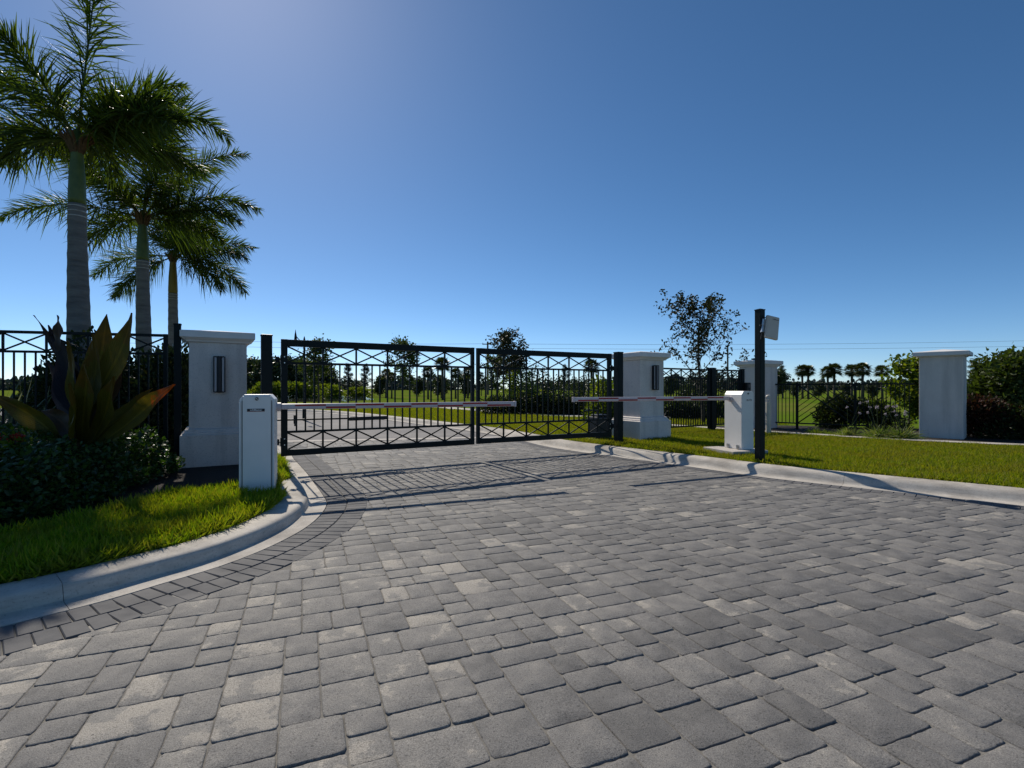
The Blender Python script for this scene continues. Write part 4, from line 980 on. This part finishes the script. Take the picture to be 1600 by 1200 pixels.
tussock('clump_palm', 'low spiky palm tuft seen between the left pillar and the slim post', at(289, 16), 16, .6, 260, 1.3, .05, M['sabal'], 8, 1.0, None, .45, 'palm')

# right bed
def garlic(label, px, py, yy, nfl, seed, L=.42):
    x = at(px, yy); r = tussock('garlic_plant', label, x, yy, .135, 420, L, .013, M['garlic'], seed, .55, 'flowering grass clumps in the right bed', .45, 'plant'); rng = np.random.default_rng(seed)
    for k in range(nfl):
        a = rng.uniform(0, 6.28); l = rng.uniform(.55, .85); tx = math.cos(a) * rng.uniform(.05, .35); ty = math.sin(a) * .2
        st = MB().tube([(tx * .1, ty * .1, 0), (tx * .45, ty * .45, l * .55), (tx, ty, l)], .0055, 4).build('flower_stem', M['stalk'], r)
        v, q = leaf_cloud(rng, np.array([[tx, ty, l]]), 18, .013, .030, .45, -.5); np_mesh('blossom', v, q, M['lilac'], st)
garlic('small green grass clump with two lilac flowers, leftmost in the right bed', 1325, 672, 12.4, 3, 31, 0.38)
garlic('middle grass clump with many lilac flowers before the dark shrub', 1372, 678, 11.9, 8, 32, 0.54)
garlic('yellowish grass clump with lilac flowers next to the square white pillar', 1408, 680, 11.7, 7, 33, 0.58)
tussock('grass_tuft', 'dark grass tuft at the foot of the slanted bar panel', at(1275, 13.2), 13.2, .135, 120, .30, .010, M['grass'], 34, .6, 'plain grass tufts in the right bed', .5)
tussock('grass_tuft', 'dark sparse grass tuft under the dark shrub in the right bed', at(1298, 13.0), 13.0, .135, 90, .26, .010, M['grass'], 35, .6, 'plain grass tufts in the right bed', .5)
shrub('garden_shrub', 'dark rounded shrub behind the slanted bar panel of the low fence', 'shrub', at(1330, 14.9), 15.3, .13, .85, .6, .95, M['hedge'], 41, 4200, .085, 'shrubs along the low fence')
shrub('garden_shrub', 'dark shrub behind the pickets left of the square white pillar', 'shrub', at(1372, 14.9), 15.2, .13, 1.0, .7, .85, M['oak_green'], 42, 3600, .085, 'shrubs along the low fence')
broadleaf('leafy_shrub', 'tall bright yellow green shrub rising behind the low fence by the white pillar', 'shrub', at(1418, 15.6), 15.6, 2.05, .95, M['shrub'], 43, 9, 7, 3, 9, .13, .03, .12, .9, 'bright green shrubs', stems=2, cl=.09)
broadleaf('leafy_shrub', 'tall leafy green shrub at the right edge beyond the white pillar', 'shrub', at(1588, 12.6), 12.9, 2.0, 1.0, M['oak_green'], 44, 11, 8, 3, 12, .12, .03, .08, .7, 'bright green shrubs', stems=3, cl=.10)
M['copper'] = leaf_mat('copper_leaf', [(.02, .014, .010), (.06, .018, .014), (.03, .035, .012)], .28, .55, (1.2, 1.2, .5), .18)
shrub('copper_hedge', 'dark reddish hedge bush right of the square white pillar', 'hedge', at(1540, 12.4), 12.6, .13, 1.0, .8, 1.05, M['copper'], 45, 4200, .085, 'low hedge bushes on the right')
shrub('copper_hedge', 'dark hedge bush at the right edge under the tall leafy shrub', 'hedge', at(1610, 12.0), 12.0, .13, 1.2, .9, .8, M['hedge'], 46, 4200, .085, 'low hedge bushes on the right')
shrub('copper_hedge', 'low green hedge bush further back right of the white pillar', 'hedge', at(1545, 14.6), 14.8, .13, 1.6, .8, 1.15, M['oak_green'], 47, 4200, .085, 'low hedge bushes on the right')

# oaks and young trees
broadleaf('oak_tree', 'sparse young oak standing behind the side fence between the right pillars', 'tree', at(1093, 17.5), 17.5, 4.35, 2.75, M['oak'], 51, 17, 11, 2, 9, .11, .055, .13, .95, 'young oaks', cl=.07, top=.74)
broadleaf('oak_tree', 'young oak rising above the right gate leaf near the centre', 'tree', at(796, 27), 27, 4.2, 1.35, M['oak'], 52, 12, 8, 3, 9, .15, .06, .36, .9, 'young oaks', cl=.12)
oc = broadleaf('oak_tree', 'young leafy tree behind the middle of the left gate leaf', 'tree', at(632, 44), 44, 5.2, 1.9, M['oak_green'], 53, 12, 7, 3, 10, .22, .08, .3, .9, 'young oaks', cl=.18)
place(oc, 'young leafy tree in the left part of the left gate leaf, with dense trees behind', at(497, 38), 38, .88, 2.2, 'young oaks')
place(oc, 'thin young tree under the centre oak behind the right gate leaf', at(775, 40), 40, .72, 4.2, 'young oaks')
# hedges and bushes behind the right gate leaf
for k, (px, yy, rx, h, mk, lab) in enumerate([
        (795, 23.6, 1.5, .95, 'hedge', 'dark low hedge bush under the centre oak behind the gate'), (835, 23.8, 1.5, 1.0, 'hedge', 'dark low hedge bush right of the centre oak behind the gate'),
        (872, 23.4, 1.4, .85, 'hedge', 'dark low hedge bush behind the middle of the right gate leaf'), (906, 23.2, 1.4, .9, 'hedge', 'dark low hedge bush left of the black gate motor'),
        (845, 30, 1.6, 2.6, 'dark_tree', 'dark round evergreen bush behind the right gate leaf'), (908, 36, 1.3, 2.2, 'dark_tree', 'small dark cone bush behind the right gate leaf'),
        (812, 26, 1.3, 2.1, 'shrub', 'bright green bush under the centre oak'), (941, 17, .6, 1.6, 'shrub', 'light green shrub between right gate leaf and its post'),
        (1060, 20, 1.3, .75, 'hedge', 'dark low hedge bush behind the side fence under the oak'), (1120, 20.5, 1.5, .8, 'hedge', 'dark low hedge bush behind the pedestrian gate'),
        (1085, 30, 1.2, 1.9, 'dark_tree', 'dark bush far behind the side fence')]):
    shrub('garden_bush', lab, 'bush', at(px, yy), yy, .12, rx, .8, h, M[mk], 300 + k, 2600, .12, 'bushes behind the gate')
# pines
p1 = pine('dark pine with broken outline in the left third of the left gate leaf', at(543, 72), 72, 4.6, 61, 'pines in the far field')
place(p1, 'slim dark pine right of the broken pine behind the left gate leaf', at(571, 74), 74, 1.0, 2.0)
place(p1, 'small lone pine on the left of the far fan palms above the low fence', at(1222, 62), 62, .85, 3.1)
place(p1, 'tall thin pine right of the white pillar', at(1522, 70), 70, 1.08, 1.1)
place(p1, 'bushy pine between white pillar and the leafy shrub at the right edge', at(1540, 66), 66, .95, 4.4)
place(p1, 'small pine behind the right gate leaf beside the utility pole', at(752, 80), 80, .8, 5.2)
place(p1, 'slim pine behind the right half of the right gate leaf', at(882, 60), 60, .85, .6)
# fan palms
s1 = sabal('left one of the first far fan palm pair above the low fence', at(1254, 58), 58, 3.3, 1.02, 71, 'fan palms in the far field')
for px, yy, sc, rz, lab in [(1263, 58, .98, 1, 'right one of the first far fan palm pair above the low fence'), (1294, 44, .80, 2, 'left one of the second far fan palm pair'), (1304, 44, .86, 3, 'right one of the second far fan palm pair'),
        (1331, 44, .84, 4, 'left one of the third far fan palm pair'), (1347, 43, .86, 5, 'right one of the third far fan palm pair'), (1379, 44, .82, 2.5, 'single far fan palm left of the bright shrub'),
        (603, 62, .92, .4, 'fan palm in the middle of the left gate leaf'), (612, 60, .8, 1.4, 'short fan palm beside the leafy tree in the left gate leaf'), (669, 55, .9, 2.4, 'fan palm right of the leafy tree behind the left gate leaf'),
        (692, 52, 1.12, 3.4, 'tallest fan palm behind the right end of the left gate leaf'), (712, 58, .9, 4.4, 'fan palm beside the meeting bars of the gate'), (731, 60, .95, 5.4, 'fan palm hidden behind the meeting bars of the gate'),
        (803, 33, .86, 1.9, 'fan palm with bright crown beneath the centre oak'), (925, 46, .98, 2.9, 'fan palm near the right end of the right gate leaf')]:
    place(s1, lab, at(px, yy), yy, sc, rz)
# dense trees on the far left and the far bushes
dk = broadleaf('evergreen_tree', 'dense evergreen tree just right of the left gate post', 'tree', at(445, 66), 66, 4.9, 2.3, M['dark_tree'], 81, 12, 8, 3, 14, .34, .12, .12, .7, 'dense trees beyond the pond', cl=.32)
for px, yy, sc, rz, lab in [(418, 68, 1.0, 1, 'dense evergreen tree between left pillar and gate post'), (468, 70, 1.02, 2, 'dense evergreen tree behind the street lamp'), (492, 72, .98, 3, 'dense evergreen tree behind the young leafy tree'),
        (512, 74, .85, 4, 'lower dense evergreen tree sloping down towards the pines'), (396, 70, 1.0, 5, 'dense evergreen tree showing beside the left pillar'), (372, 72, 1.05, 5.5, 'dense evergreen tree hidden behind the left pillar'),
        (594, 70, .55, 1.5, 'low dark round tree left of the fan palms'), (655, 74, .5, 2.5, 'low dark tree between leafy tree and fan palms'), (690, 64, .5, 3.5, 'low dark bushy tree under the tallest fan palm'), (728, 66, .6, 4.5, 'low dark bushy tree behind the meeting bars'),
        (556, 82, .45, .5, 'low bush tree between the two pines'), (1243, 66, .36, 1.2, 'small dark tree below the first fan palm pair'), (1280, 62, .36, 2.2, 'small dark tree between first and second fan palm pairs'), (1322, 60, .34, 3.2, 'small dark tree between second and third fan palm pairs'),
        (1362, 58, .34, 4.2, 'small dark tree left of the single fan palm'), (1395, 60, .42, 5.2, 'small dark tree behind the bright shrub'), (1530, 60, .62, .8, 'low dark tree behind the pines right of the white pillar'), (1212, 62, .66, .3, 'small dark tree beside the far pillar'), (1105, 66, .55, 1.7, 'low dark tree behind the oak trunk'), (1048, 66, .5, 2.7, 'low dark tree beside the right gate pillar')]:
    place(dk, lab, at(px, yy), yy, sc, rz)
bsh = shrub('meadow_bush', 'bright green bush on the pond bank behind the left gate leaf', 'bush', at(470, 62), 62, .1, 3.0, 2, 1.9, M['shrub'], 91, 2600, .30, 'bushes round the pond')
for px, yy, sc, rz, lab in [(425, 60, 1.0, 1, 'bright green bush beside the left gate post'), (520, 60, .8, 2, 'bright green bush at the right end of the pond'), (500, 64, .9, 3, 'green bush in the middle of the far pond bank'), (560, 68, .7, 4, 'green bush under the pines')]:
    place(bsh, lab, at(px, yy), yy, sc, rz)
# far wood along the horizon, one mass
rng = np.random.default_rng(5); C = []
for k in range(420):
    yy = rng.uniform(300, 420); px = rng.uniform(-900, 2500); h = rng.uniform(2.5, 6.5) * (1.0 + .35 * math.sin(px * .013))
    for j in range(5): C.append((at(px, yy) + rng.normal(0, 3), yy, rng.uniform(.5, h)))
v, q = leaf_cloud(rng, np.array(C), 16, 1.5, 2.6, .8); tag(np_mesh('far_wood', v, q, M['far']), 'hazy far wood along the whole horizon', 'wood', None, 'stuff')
